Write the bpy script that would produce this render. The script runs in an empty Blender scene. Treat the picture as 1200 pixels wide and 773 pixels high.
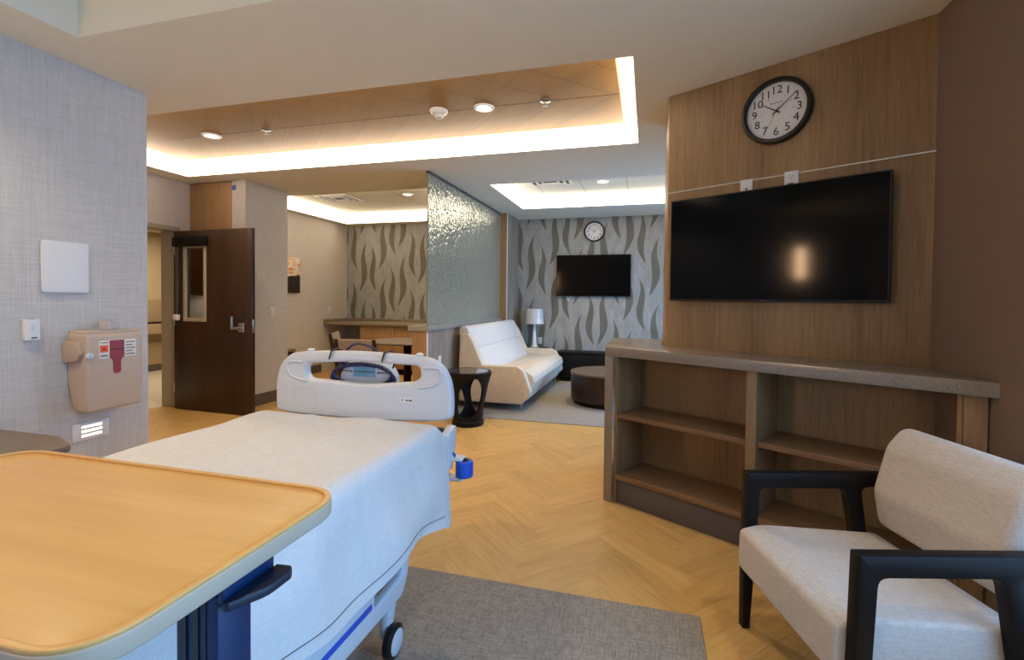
import bpy, bmesh, math, random
from mathutils import Vector, Matrix, noise
random.seed(7)
PI = math.pi
SC = bpy.context.scene
COL = SC.collection

# ---------------------------------------------------------------- materials
def lin(r, g, b):
    f = lambda c: (c/255/12.92) if c/255 <= .04045 else ((c/255+.055)/1.055)**2.4
    return (f(r), f(g), f(b), 1)

class NT:
    """tiny helper around a node tree"""
    def __init__(s, name):
        s.m = bpy.data.materials.new(name); s.m.use_nodes = True
        s.t = s.m.node_tree; s.b = s.t.nodes['Principled BSDF']
    def n(s, typ, **kw):
        x = s.t.nodes.new(typ)
        for k, v in kw.items(): setattr(x, k, v)
        return x
    def l(s, a, b): s.t.links.new(a, b)
    def math(s, op, a, b=None, c=None):
        x = s.n('ShaderNodeMath', operation=op)
        for i, v in enumerate((a, b, c)):
            if v is None: continue
            if isinstance(v, (int, float)): x.inputs[i].default_value = v
            else: s.l(v, x.inputs[i])
        return x.outputs[0]
    def coord(s, scale=(1, 1, 1), rot=(0, 0, 0), src='Object'):
        tc = s.n('ShaderNodeTexCoord'); mp = s.n('ShaderNodeMapping')
        mp.inputs['Scale'].default_value = scale; mp.inputs['Rotation'].default_value = rot
        s.l(tc.outputs[src], mp.inputs['Vector']); return mp.outputs[0]
    def noise(s, vec, scale=5, detail=3, rough=.55, dist=0):
        x = s.n('ShaderNodeTexNoise'); x.inputs['Scale'].default_value = scale
        x.inputs['Detail'].default_value = detail; x.inputs['Roughness'].default_value = rough
        x.inputs['Distortion'].default_value = dist
        s.l(vec, x.inputs['Vector']); return x.outputs['Fac']
    def ramp(s, fac, stops):
        x = s.n('ShaderNodeValToRGB'); e = x.color_ramp.elements
        while len(e) < len(stops): e.new(.5)
        for i, (p, c) in enumerate(stops): e[i].position = p; e[i].color = c
        s.l(fac, x.inputs[0]); return x.outputs[0]
    def mix(s, fac, a, b, mode='MIX'):
        x = s.n('ShaderNodeMix', data_type='RGBA', blend_type=mode)
        for sock, v in ((x.inputs[0], fac), (x.inputs[6], a), (x.inputs[7], b)):
            if isinstance(v, (int, float, tuple)): sock.default_value = v
            else: s.l(v, sock)
        return x.outputs[2]
    def col(s, v):
        if isinstance(v, tuple): s.b.inputs['Base Color'].default_value = v
        else: s.l(v, s.b.inputs['Base Color'])
    def set(s, rough=.5, metal=0, spec=.5, coat=0):
        s.b.inputs['Roughness'].default_value = rough; s.b.inputs['Metallic'].default_value = metal
        s.b.inputs['Specular IOR Level'].default_value = spec; s.b.inputs['Coat Weight'].default_value = coat
    def bump(s, h, strength=.2, dist=.002):
        x = s.n('ShaderNodeBump'); x.inputs['Strength'].default_value = strength
        x.inputs['Distance'].default_value = dist
        s.l(h, x.inputs['Height']); s.l(x.outputs[0], s.b.inputs['Normal'])

def plain(name, c, rough=.5, metal=0, spec=.5, coat=0, var=.04, scale=6):
    k = NT(name); v = k.coord()
    f = k.noise(v, scale, 3)
    d = tuple(min(1, x*(1+var)) for x in c[:3])+(1,); e = tuple(x*(1-var) for x in c[:3])+(1,)
    k.col(k.ramp(f, [(.3, e), (.7, d)])); k.set(rough, metal, spec, coat)
    return k.m

def wood(name, a, b, axis='z', fine=55, rough=.4, coat=0, bands=5, rotz=0):
    """straight grain veneer running along axis"""
    k = NT(name)
    sc = {'x': (.05, 1, 1), 'y': (1, .05, 1), 'z': (1, 1, .05)}[axis]
    tc = k.n('ShaderNodeTexCoord'); m1 = k.n('ShaderNodeMapping'); m1.inputs['Rotation'].default_value = (0, 0, rotz)
    k.l(tc.outputs['Object'], m1.inputs[0])
    m2 = k.n('ShaderNodeMapping'); m2.inputs['Scale'].default_value = sc; k.l(m1.outputs[0], m2.inputs[0])
    f1 = k.noise(m2.outputs[0], fine, 4, .7); f2 = k.noise(m2.outputs[0], bands, 2, .5, .3)
    f = k.math('ADD', k.math('MULTIPLY', f1, .5), k.math('MULTIPLY', f2, .5))
    k.col(k.ramp(f, [(.35, a), (.65, b)])); k.set(rough, 0, .4, coat)
    k.bump(f1, .08, .001)
    return k.m

def fabric(name, a, b, scale=420, rough=.9, slub=60, sheen=.2):
    k = NT(name)
    f1 = k.noise(k.coord((1, .12, 1)), scale*.5, 2); f2 = k.noise(k.coord((.12, 1, 1)), scale*.5, 2)
    f3 = k.noise(k.coord((1, 1, .12)), slub, 3)
    f = k.math('ADD', k.math('MULTIPLY', f1, .4), k.math('ADD', k.math('MULTIPLY', f2, .4), k.math('MULTIPLY', f3, .2)))
    k.col(k.ramp(f, [(.38, a), (.62, b)])); k.set(rough, 0, .2)
    k.b.inputs['Sheen Weight'].default_value = sheen
    k.bump(f, .3, .001)
    return k.m

def linen(name, a, b):
    """woven vinyl wallcovering: crossed horizontal and vertical slubs"""
    k = NT(name)
    v = k.noise(k.coord((1, 1, .02)), 230, 3, .6); h = k.noise(k.coord((.03, .03, 1)), 230, 3, .6)
    v2 = k.noise(k.coord((1, 1, .01)), 70, 2); h2 = k.noise(k.coord((.02, .02, 1)), 70, 2)
    f = k.math('ADD', k.math('MULTIPLY', k.math('ADD', v, h), .42), k.math('MULTIPLY', k.math('ADD', v2, h2), .08))
    k.col(k.ramp(f, [(.36, a), (.64, b)])); k.set(.75, 0, .25)
    k.bump(f, .25, .0015)
    return k.m

def emit(name, c, s):
    k = NT(name); k.col((.8, .8, .8, 1)); k.b.inputs['Emission Color'].default_value = c
    k.b.inputs['Emission Strength'].default_value = s; return k.m

def stone(name, a, b, rough=.3):
    k = NT(name); v = k.coord()
    f = k.noise(v, 260, 2, .6); g = k.noise(v, 18, 3)
    h = k.math('ADD', k.math('MULTIPLY', f, .9), k.math('MULTIPLY', g, .1))
    k.col(k.ramp(h, [(.4, a), (.6, b)])); k.set(rough, 0, .5)
    return k.m

def make_floor_mat():
    k = NT('oak_herringbone')
    uv = k.n('ShaderNodeUVMap'); at = k.n('ShaderNodeAttribute', attribute_name='plank')
    mp = k.n('ShaderNodeMapping'); mp.inputs['Scale'].default_value = (.8, 9, 1)
    k.l(uv.outputs[0], mp.inputs[0])
    off = k.n('ShaderNodeVectorMath', operation='ADD'); k.l(mp.outputs[0], off.inputs[0])
    sc = k.n('ShaderNodeVectorMath', operation='SCALE'); k.l(at.outputs['Color'], sc.inputs[0]); sc.inputs['Scale'].default_value = 40
    k.l(sc.outputs[0], off.inputs[1])
    g = k.noise(off.outputs[0], 7, 5, .65, .6); g2 = k.noise(off.outputs[0], 1.7, 2)
    base = k.ramp(k.math('ADD', k.math('MULTIPLY', g, .6), k.math('MULTIPLY', g2, .4)),
                  [(.32, lin(192, 150, 90)), (.5, lin(209, 167, 103)), (.70, lin(220, 181, 118))])
    tint = k.ramp(at.outputs['Fac'], [(0, (.86, .85, .83, 1)), (1, (1.04, 1.04, 1.03, 1))])
    k.col(k.mix(1.0, base, tint, 'MULTIPLY')); k.set(.42, 0, .4)
    k.bump(g, .06, .001)
    return k.m

def make_wave_mat():
    """wallcovering: pale grained ground with dark wavy reed leaves"""
    k = NT('reed_wallcovering')
    tc = k.n('ShaderNodeTexCoord'); sp = k.n('ShaderNodeSeparateXYZ'); k.l(tc.outputs['Object'], sp.inputs[0])
    X, Z = sp.outputs[0], sp.outputs[2]
    def layer(P, T, W, A, x0, span, hs, lean):
        q = k.math('DIVIDE', k.math('ADD', X, x0), P)
        c = k.math('FLOOR', q); u = k.math('MULTIPLY', k.math('SUBTRACT', k.math('FRACT', q), .5), P)
        h = k.math('FRACT', k.math('MULTIPLY', k.math('ADD', c, 40.0), hs))
        t = k.math('FRACT', k.math('ADD', k.math('DIVIDE', Z, T), h))
        s = k.math('DIVIDE', t, span)
        w = k.math('MULTIPLY', k.math('POWER', k.math('MAXIMUM', k.math('SINE', k.math('MULTIPLY', k.math('POWER', k.math('MINIMUM', s, 1.0), .8), PI)), 0.0), 1.1), W)
        inside = k.math('LESS_THAN', s, 1.0)
        ctr = k.math('ADD', k.math('MULTIPLY', k.math('SINE', k.math('MULTIPLY', s, 2*PI*.95)), A),
                     k.math('MULTIPLY', k.math('SUBTRACT', s, .5), lean))
        d = k.math('ABSOLUTE', k.math('SUBTRACT', u, ctr))
        return k.math('MULTIPLY', k.math('LESS_THAN', d, w), inside)
    m = k.math('MAXIMUM', layer(.42, 1.12, .062, .052, .10, .88, .618, .17), layer(.42, 1.12, .056, -.050, .31, .80, .381, -.13))
    g = k.noise(k.coord((1, 1, .04)), 60, 4, .7)
    g2 = k.noise(k.coord((1, 1, .4)), 6, 3, .6, 1.5)
    gg = k.math('ADD', k.math('MULTIPLY', g, .5), k.math('MULTIPLY', g2, .5))
    base = k.ramp(gg, [(.35, lin(148, 146, 140)), (.65, lin(176, 174, 167))])
    dark = k.ramp(gg, [(.35, lin(104, 99, 87)), (.65, lin(124, 119, 106))])
    seam = k.math('LESS_THAN', k.math('FRACT', k.math('DIVIDE', k.math('ADD', Z, .21), .56)), .012)
    colr = k.mix(m, base, dark)
    k.col(k.mix(k.math('MULTIPLY', seam, .25), colr, lin(120, 116, 105))); k.set(.6, 0, .3)
    return k.m

def make_glass_mat():
    k = NT('rain_glass')
    v = k.coord((1, 1, .7)); h = k.noise(v, 42, 4, .6, .4)
    k.col(lin(224, 230, 212)); k.set(.06, 0, .6)
    k.b.inputs['Transmission Weight'].default_value = .72; k.b.inputs['IOR'].default_value = 1.5
    return k.m

M = dict(
    ceiling=plain('ceiling_paint', lin(233, 231, 215), .9, spec=.2, var=.015),
    linen_grey=linen('grey_linen', lin(184, 182, 178), lin(212, 210, 206)),
    linen_beige=linen('beige_linen', lin(192, 183, 172), lin(216, 207, 196)),
    taupe=plain('taupe_paint', lin(126, 108, 92), .8, spec=.25, var=.02),
    base=plain('vinyl_base', lin(98, 88, 82), .6, var=.03),
    floor=make_floor_mat(),
    tile=stone('corridor_tile', lin(190, 178, 160), lin(210, 200, 182), .5),
    rug=fabric('grey_carpet', lin(120, 114, 106), lin(160, 152, 143), 420, 1, 150, 0),
    rug2=fabric('pale_carpet', lin(134, 126, 118), lin(164, 156, 146), 300, 1, 90, 0),
    walnut=wood('brown_veneer', lin(124, 97, 66), lin(166, 134, 94), 'z', 70, .45, 0, 4),
    walnut_h=wood('brown_veneer_flat', lin(108, 80, 54), lin(150, 115, 80), 'x', 60, .45),
    oak=wood('oak_veneer', lin(146, 110, 70), lin(178, 140, 96), 'z', 50, .45),
    ceilwood=wood('ceiling_oak', lin(132, 96, 42), lin(154, 114, 56), 'x', 40, .5, 0, 3, PI/4),
    stripe=wood('striped_laminate', lin(128, 114, 100), lin(168, 153, 138), 'z', 26, .5, 0, 9),
    doorwood=wood('dark_door_veneer', lin(40, 26, 17), lin(66, 44, 29), 'z', 45, .35),
    tablewood=wood('maple_laminate', lin(202, 154, 86), lin(218, 172, 102), 'x', 30, .35, 0, 6),
    mapleedge=plain('table_edge', lin(178, 162, 140), .5),
    espresso=wood('espresso_wood', lin(38, 26, 19), lin(58, 41, 30), 'z', 60, .3),
    drumtop=wood('drum_top_wood', lin(84, 68, 54), lin(108, 90, 74), 'x', 50, .35),
    blackwood=plain('black_lacquer', lin(24, 20, 18), .45, spec=.16, var=.05),
    quartz=stone('quartz', lin(128, 114, 98), lin(156, 142, 124), .22),
    ledge=stone('grey_solid_surface', lin(138, 130, 120), lin(166, 158, 148), .3),
    kitchen=stone('taupe_solid_surface', lin(128, 112, 92), lin(154, 138, 116), .3),
    white=plain('white_plastic', lin(226, 226, 224), .4, var=.01),
    offwhite=plain('offwhite_plastic', lin(214, 212, 208), .35, var=.01),
    metalwhite=plain('white_metal', lin(225, 225, 225), .35, var=.01),
    beige=plain('beige_plastic', lin(194, 174, 154), .45, var=.015),
    beige_dark=plain('beige_plastic_side', lin(186, 164, 144), .5, var=.015),
    chrome=plain('brushed_metal', lin(190, 188, 184), .3, 1, var=.05),
    black=plain('black_plastic', lin(16, 15, 15), .4, var=.05),
    screen=plain('dark_screen', lin(4, 4, 4), .09, spec=.14, var=.02),
    red=plain('red_label', lin(150, 40, 44), .4, var=.04),
    orange=plain('orange_label', lin(232, 92, 40), .5, var=.02),
    label=plain('paper_label', lin(226, 222, 212), .6, var=.02),
    ink=plain('ink', lin(52, 48, 60), .6, var=.03),
    redink=plain('red_ink', lin(170, 60, 55), .5, var=.02),
    sofa=fabric('cream_upholstery', lin(206, 190, 168), lin(226, 212, 192), 300, .8, 40, .1),
    sofa_white=fabric('pale_upholstery', lin(208, 202, 196), lin(228, 222, 216), 300, .8, 40, .1),
    chairfab=fabric('oatmeal_upholstery', lin(182, 172, 162), lin(204, 194, 184), 420, .9, 170, .1),
    dinefab=fabric('tan_upholstery', lin(142, 122, 104), lin(166, 146, 128), 300, .8, 50, .1),
    sheet=fabric('cotton_sheet', lin(204, 202, 199), lin(218, 216, 213), 500, .85, 20, .1),
    mattress=fabric('mattress_ticking', lin(190, 196, 205), lin(205, 210, 218), 300, .8),
    bedplastic=plain('bed_plastic', lin(206, 207, 209), .38, var=.008),
    bedblue=plain('bed_blue_trim', lin(30, 82, 190), .4, var=.03),
    pumpwhite=plain('pump_plastic', lin(210, 216, 220), .35, var=.01),
    hose=plain('navy_hose', lin(24, 34, 84), .35, var=.08),
    bluelabel=plain('pump_window', lin(120, 176, 205), .2, var=.2),
    slate=plain('slate_blue_metal', lin(6, 40, 78), .4, var=.02),
    slate_dark=plain('slate_dark_plastic', lin(18, 30, 50), .45, var=.03),
    tabletop_grey=plain('taupe_laminate', lin(120, 106, 92), .45, var=.04),
    shade=plain('wrapped_shade', lin(206, 204, 200), .22, var=.12, scale=14, coat=.4),
    artmat=None,
    cove=emit('cove_diffuser', (1, .85, .66, 1), 2.7),
    lens=emit('downlight_lens', (1, .88, .7, 1), 3.0),
    step=emit('step_light_glow', (1, .80, .55, 1), 1.3),
    sconce=emit('sconce_glow', (1, .62, .35, 1), 45.0),
    tape=plain('blue_tape', lin(60, 100, 190), .6),
    yellow=plain('yellow_tape', lin(220, 190, 60), .6),
    olive=plain('olive_frame_paint', lin(164, 154, 130), .5, var=.02),
    wave=make_wave_mat(), glass=make_glass_mat(),
    paint_beige=plain('beige_paint', lin(196, 174, 138), .8, var=.02),
    wainscot=plain('beige_wainscot', lin(176, 152, 116), .7, var=.02),
    brownbag=plain('brown_piping', lin(110, 96, 84), .6, var=.06),
    pillow=fabric('pillow_cotton', lin(206, 206, 208), lin(220, 220, 222), 400, .85, 20),
)
def make_clear():
    k = NT('clear_plastic'); k.col(lin(244, 240, 240)); k.set(.25, 0, .5)
    k.b.inputs['Transmission Weight'].default_value = .55; k.b.inputs['IOR'].default_value = 1.15; return k.m
M['clear'] = make_clear()
def make_art():
    k = NT('sunset_print'); tc = k.n('ShaderNodeTexCoord'); sp = k.n('ShaderNodeSeparateXYZ'); k.l(tc.outputs['Object'], sp.inputs[0])
    z = sp.outputs[2]
    n = k.noise(k.coord((1, 2.2, 6)), 2.2, 4, .6)
    sky = k.ramp(n, [(.36, lin(236, 120, 40)), (.46, lin(240, 190, 130)), (.54, lin(236, 226, 214)), (.64, lin(200, 190, 190))])
    hill = k.math('ADD', k.math('MULTIPLY', k.noise(k.coord((1, 1, .0)), 5, 3), .16), .20)
    k.col(k.mix(k.math('LESS_THAN', z, hill), sky, lin(40, 26, 20))); k.set(.5); return k.m
M['artmat'] = make_art()

# ---------------------------------------------------------------- objects
def thing(name, label, cat, loc=(0, 0, 0), rotz=0, group=None, kind=None):
    o = bpy.data.objects.new(name, None); COL.objects.link(o)
    o.empty_display_size = .1
    o.location = loc; o.rotation_euler = (0, 0, rotz)
    o['label'] = label; o['category'] = cat
    if group: o['group'] = group
    if kind: o['kind'] = kind
    return o

def tag(o, label, cat, group=None, kind=None):
    o['label'] = label; o['category'] = cat
    if group: o['group'] = group
    if kind: o['kind'] = kind
    return o

def link(name, me, mat, parent=None, loc=None):
    o = bpy.data.objects.new(name, me); COL.objects.link(o)
    if mat is not None and len(me.materials) == 0: me.materials.append(mat)
    if parent is not None: o.parent = parent
    if loc is not None: o.location = loc
    return o

def smooth(bm, ang=35):
    a = math.radians(ang)
    for f in bm.faces: f.smooth = True
    for e in bm.edges:
        if len(e.link_faces) == 2 and e.calc_face_angle(0) > a: e.smooth = False
        elif len(e.link_faces) != 2: e.smooth = False

def fin(name, bm, mat, parent=None, loc=None, ang=35, M4=None):
    """bm -> mesh; when loc is given the mesh is re-based so that its origin is loc"""
    if M4 is not None: bm.transform(M4)
    if loc is not None: bmesh.ops.translate(bm, verts=bm.verts, vec=-Vector(loc))
    bmesh.ops.recalc_face_normals(bm, faces=bm.faces)
    smooth(bm, ang)
    me = bpy.data.meshes.new(name); bm.to_mesh(me); bm.free()
    return link(name, me, mat, parent, loc)

def b_box(bm, lo, hi, r=0, seg=2, mi=0):
    ret = bmesh.ops.create_cube(bm, size=1)
    vs = ret['verts']
    for v in vs:
        v.co = Vector([lo[i] if v.co[i] < 0 else hi[i] for i in range(3)])
    fs = set(f for v in vs for f in v.link_faces)
    for f in fs: f.material_index = mi
    if r > 0:
        es = list(set(e for v in vs for e in v.link_edges))
        bmesh.ops.bevel(bm, geom=es, offset=r, segments=seg, affect='EDGES', profile=.5)
    return bm

def box(name, lo, hi, mat, parent=None, r=.004, seg=2, loc=None):
    return fin(name, b_box(bmesh.new(), lo, hi, r, seg), mat, parent, loc)

def boxes(name, lst, mat, parent=None, r=.004, seg=1, loc=None):
    bm = bmesh.new()
    for lo, hi in lst: b_box(bm, lo, hi, r, seg)
    return fin(name, bm, mat, parent, loc)

def fillet(pts, rad, n=5):
    """round the corners of a 2D polygon; rad a number or list"""
    out = []; N = len(pts)
    for i in range(N):
        p = Vector(pts[i]); a = Vector(pts[i-1]); b = Vector(pts[(i+1) % N])
        r = rad[i] if isinstance(rad, (list, tuple)) else rad
        da, db = (a-p), (b-p)
        la, lb = da.length, db.length
        if r <= 0 or la < 1e-6 or lb < 1e-6: out.append(tuple(p)); continue
        da /= la; db /= lb
        cosv = max(-1, min(1, da.dot(db))); half = math.acos(cosv)/2
        if half > PI/2-.02: out.append(tuple(p)); continue
        d = min(r/math.tan(half), la*.49, lb*.49)
        p1, p2 = p+da*d, p+db*d
        for k in range(n+1):
            t = k/n; q = p1*(1-t)**2+p*2*t*(1-t)+p2*t*t
            out.append(tuple(q))
    return out

def b_prism(bm, pts, axis, a0, a1, bevel=0, seg=2):
    """polygon in the plane across axis, extruded from a0 to a1"""
    mp = {'x': lambda p, q, a: (a, p, q), 'y': lambda p, q, a: (p, a, q), 'z': lambda p, q, a: (p, q, a)}[axis]
    lo = [bm.verts.new(mp(p, q, a0)) for p, q in pts]; hi = [bm.verts.new(mp(p, q, a1)) for p, q in pts]
    n = len(pts)
    f0 = bm.faces.new(lo); f1 = bm.faces.new(hi)
    for i in range(n):
        bm.faces.new((lo[i], lo[(i+1) % n], hi[(i+1) % n], hi[i]))
    bmesh.ops.recalc_face_normals(bm, faces=bm.faces)
    if bevel > 0:
        es = list(set(list(f0.edges)+list(f1.edges)))
        bmesh.ops.bevel(bm, geom=es, offset=bevel, segments=seg, affect='EDGES', profile=.5, clamp_overlap=True)
    big = [f for f in bm.faces if len(f.verts) > 4]
    bmesh.ops.triangulate(bm, faces=big)
    return bm

def prism(name, pts, axis, a0, a1, mat, parent=None, bevel=.003, seg=2, loc=None, ang=35):
    return fin(name, b_prism(bmesh.new(), pts, axis, a0, a1, bevel, seg), mat, parent, loc, ang)

def plate(outer, holes, thick, bevel=.004, res=2):
    """2D outline with holes -> thick bevelled bmesh in the local XY plane, centred on z"""
    cu = bpy.data.curves.new('outline', 'CURVE'); cu.dimensions = '2D'; cu.fill_mode = 'BOTH'
    for loop in [outer]+holes:
        s = cu.splines.new('POLY'); s.points.add(len(loop)-1); s.use_cyclic_u = True
        for p, q in zip(s.points, loop): p.co = (q[0], q[1], 0, 1)
    cu.extrude = thick/2-bevel; cu.bevel_depth = bevel; cu.bevel_resolution = res; cu.offset = -bevel
    o = bpy.data.objects.new('outline', cu); COL.objects.link(o)
    dg = bpy.context.evaluated_depsgraph_get(); dg.update()
    me = bpy.data.meshes.new_from_object(o.evaluated_get(dg))
    bpy.data.objects.remove(o); bpy.data.curves.remove(cu)
    bm = bmesh.new(); bm.from_mesh(me); bpy.data.meshes.remove(me)
    bmesh.ops.remove_doubles(bm, verts=bm.verts, dist=1e-5)
    return bm

def lathe(name, prof, mat, parent=None, n=40, loc=None, ctr=(0, 0, 0), axis='z', ang=35):
    bm = bmesh.new(); b_lathe(bm, prof, n, ctr, axis)
    return fin(name, bm, mat, parent, loc, ang)

def b_lathe(bm, prof, n=40, ctr=(0, 0, 0), axis='z'):
    rings = []
    for r, z in prof:
        ring = []
        for i in range(n if r > 1e-6 else 1):
            a = 2*PI*i/n; p = (r*math.cos(a), r*math.sin(a), z)
            if axis == 'y': p = (p[0], p[2], p[1])
            if axis == 'x': p = (p[2], p[0], p[1])
            ring.append(bm.verts.new((p[0]+ctr[0], p[1]+ctr[1], p[2]+ctr[2])))
        rings.append(ring)
    for A, B in zip(rings, rings[1:]):
        if len(A) == 1 and len(B) == 1: continue
        for i in range(n):
            j = (i+1) % n
            if len(A) == 1: bm.faces.new((A[0], B[i], B[j]))
            elif len(B) == 1: bm.faces.new((A[i], A[j], B[0]))
            else: bm.faces.new((A[i], A[j], B[j], B[i]))
    return bm

def b_tube(bm, pts, r, n=10, closed=False):
    P = [Vector(p) for p in pts]; N = len(P); rings = []
    up = Vector((0, 0, 1)); prev = None
    for i in range(N):
        a = P[i-1] if (i > 0 or closed) else P[i]; b = P[(i+1) % N] if (i < N-1 or closed) else P[i]
        t = (b-a).normalized()
        if prev is None:
            u = t.cross(up)
            if u.length < .1: u = t.cross(Vector((1, 0, 0)))
            u.normalize()
        else:
            u = (prev-t*prev.dot(t)).normalized()
        prev = u; w = t.cross(u)
        rr = r[i] if isinstance(r, (list, tuple)) else r
        rings.append([bm.verts.new(P[i]+u*rr*math.cos(2*PI*k/n)+w*rr*math.sin(2*PI*k/n)) for k in range(n)])
    m = N if closed else N-1
    for i in range(m):
        A, B = rings[i], rings[(i+1) % N]
        for k in range(n): bm.faces.new((A[k], A[(k+1) % n], B[(k+1) % n], B[k]))
    if not closed:
        bm.faces.new(rings[0]); bm.faces.new(rings[-1])
    return bm

def tube(name, pts, r, mat, parent=None, n=10, closed=False, loc=None):
    return fin(name, b_tube(bmesh.new(), pts, r, n, closed), mat, parent, loc, 60)

def spline(pts, k=8, closed=False):
    P = [Vector(p) for p in pts]; N = len(P); out = []
    for i in range(N if closed else N-1):
        g = (lambda j: P[j % N]) if closed else (lambda j: P[max(0, min(N-1, j))])
        a, b, c, d = g(i-1), g(i), g(i+1), g(i+2)
        for s in range(k):
            t = s/k
            out.append(.5*((2*b)+(c-a)*t+(2*a-5*b+4*c-d)*t*t+(3*b-a-3*c+d)*t**3))
    if not closed: out.append(P[-1])
    return out

def b_cushion(bm, c, h, e=.28, nu=40, nv=24):
    """rounded upholstery block (superquadric), centre c, half sizes h"""
    pw = lambda x: math.copysign(abs(x)**e, x)
    rings = []
    for j in range(nv+1):
        ph = -PI/2+PI*j/nv
        if j in (0, nv): rings.append([bm.verts.new((c[0], c[1], c[2]+h[2]*pw(math.sin(ph))))]); continue
        ring = []
        for i in range(nu):
            th = 2*PI*i/nu
            ring.append(bm.verts.new((c[0]+h[0]*pw(math.cos(ph))*pw(math.cos(th)), c[1]+h[1]*pw(math.cos(ph))*pw(math.sin(th)), c[2]+h[2]*pw(math.sin(ph)))))
        rings.append(ring)
    for A, B in zip(rings, rings[1:]):
        for i in range(nu):
            j = (i+1) % nu
            if len(A) == 1: bm.faces.new((A[0], B[i], B[j]))
            elif len(B) == 1: bm.faces.new((A[i], A[j], B[0]))
            else: bm.faces.new((A[i], A[j], B[j], B[i]))
    return bm

def text_bm(s, size, M4):
    cu = bpy.data.curves.new('lettering', 'FONT'); cu.body = s; cu.size = size; cu.align_x = 'CENTER'; cu.align_y = 'CENTER'
    cu.extrude = .0006; cu.resolution_u = 3
    o = bpy.data.objects.new('lettering', cu); COL.objects.link(o)
    dg = bpy.context.evaluated_depsgraph_get(); dg.update()
    me = bpy.data.meshes.new_from_object(o.evaluated_get(dg))
    bpy.data.objects.remove(o); bpy.data.curves.remove(cu)
    me.transform(M4); return me

def copy_tree(o, parent=None):
    c = o.copy(); COL.objects.link(c)
    if parent is not None: c.parent = parent
    for ch in list(o.children): copy_tree(ch, c)
    return c

R30 = Matrix.Rotation(-PI/6, 4, 'Z')              # the angled media wall: x along the wall, y into it
def aw(a, n, z=0): return tuple(R30 @ Vector((a, n, z)))

# ================================================================= SETTING
H = 2.767                                          # ceiling height
T1 = (-5.235, -.10, 2.91, 4.51); T2 = (-1.89, .85, 5.73, 7.37); T3 = (-5.55, -2.75, 5.72, 8.10); SKY = (-3.02, -.75, -.4, 1.944)
HOLES = [T1, T2, T3, SKY]
X0, X1, Y0, Y1 = -5.95, 1.55, -2.8, 8.55
def ceiling():
    xs = sorted({X0, X1, *[v for h in HOLES for v in h[:2]]}); ys = sorted({Y0, Y1, *[v for h in HOLES for v in h[2:]]})
    bm = bmesh.new()
    for x0, x1 in zip(xs, xs[1:]):
        for y0, y1 in zip(ys, ys[1:]):
            cx, cy = (x0+x1)/2, (y0+y1)/2
            if any(h[0] < cx < h[1] and h[2] < cy < h[3] for h in HOLES): continue
            bm.faces.new([bm.verts.new(p) for p in ((x0, y0, H), (x0, y1, H), (x1, y1, H), (x1, y0, H))])
    bmesh.ops.remove_doubles(bm, verts=bm.verts, dist=1e-5)
    # recess lids and the plain recess sides
    for (x0, x1, y0, y1), zt in ((T1, 2.975), (T2, 2.975), (T3, 2.975), (SKY, 3.25)):
        e = .0 if zt > 3 else .02
        bm.faces.new([bm.verts.new(p) for p in ((x0-e, y0-e, zt), (x0-e, y1+e, zt), (x1+e, y1+e, zt), (x1+e, y0-e, zt))])
        if zt > 3:
            c = [(x0, y0), (x1, y0), (x1, y1), (x0, y1)]
            for (p, q), (r, s) in zip(c, c[1:]+c[:1]):
                bm.faces.new([bm.verts.new(v) for v in ((p, q, H), (r, s, H), (r, s, zt), (p, q, zt))])
    for f in bm.faces:
        f.smooth = False
    me = bpy.data.meshes.new('ceiling'); bm.to_mesh(me); bm.free()
    return tag(link('ceiling', me, M['ceiling']), 'pale painted ceiling with lit recesses over the whole room', 'ceiling', kind='structure')
ceiling()

def floor():
    W, n = .145, 4; th = PI/4; c, s = math.cos(th), math.sin(th)
    bm = bmesh.new(); uvl = bm.loops.layers.uv.new('UVMap'); cl = bm.loops.layers.float_color.new('plank')
    g = .0007
    def plank(x, y, horiz):
        w, h = (n, 1) if horiz else (1, n)
        q = [(x*W+g, y*W+g), ((x+w)*W-g, y*W+g), ((x+w)*W-g, (y+h)*W-g), (x*W+g, (y+h)*W-g)]
        P = [(c*a-s*b-2.2, s*a+c*b+2.9) for a, b in q]
        cx = sum(p[0] for p in P)/4; cy = sum(p[1] for p in P)/4
        if not (-5.95 < cx < 1.6 and -2.9 < cy < 8.6): return
        f = bm.faces.new([bm.verts.new((p[0], p[1], 0)) for p in P])
        v = random.random()
        uv = [(0, 0), (n*W, 0), (n*W, W), (0, W)] if horiz else [(0, W), (0, 0), (n*W, 0), (n*W, W)]
        for lp, u in zip(f.loops, uv): lp[uvl].uv = u; lp[cl] = (v, v*.73 % 1, v*.31, 1)
    for i in range(-70, 71):
        for j in range(-12, 13):
            plank(i+2*n*j, i, True); plank(i, i-2*n+1+2*n*j, False)
    for no, d in (((-1, 0, 0), -5.76), ((1, 0, 0), 1.4), ((0, -1, 0), -2.7), ((0, 1, 0), 8.42)):
        co = (d, 0, 0) if no[0] else (0, d, 0)
        bmesh.ops.bisect_plane(bm, geom=bm.verts[:]+bm.edges[:]+bm.faces[:], plane_co=co, plane_no=no, clear_outer=True)
    # dark joint bed just below the boards
    bm.faces.new([bm.verts.new(p) for p in ((-5.76, -2.7, -.0015), (1.4, -2.7, -.0015), (1.4, 8.42, -.0015), (-5.76, 8.42, -.0015))])
    me = bpy.data.meshes.new('floor'); bm.to_mesh(me); bm.free()
    return tag(link('floor', me, M['floor']), 'oak herringbone plank floor running through the suite', 'floor', kind='structure')
floor()

def struct(name, lst, mat, label, cat='wall', r=0):
    bm = bmesh.new()
    for lo, hi in lst: b_box(bm, lo, hi, r, 1)
    return tag(fin(name, bm, mat), label, cat, kind='structure')

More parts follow.
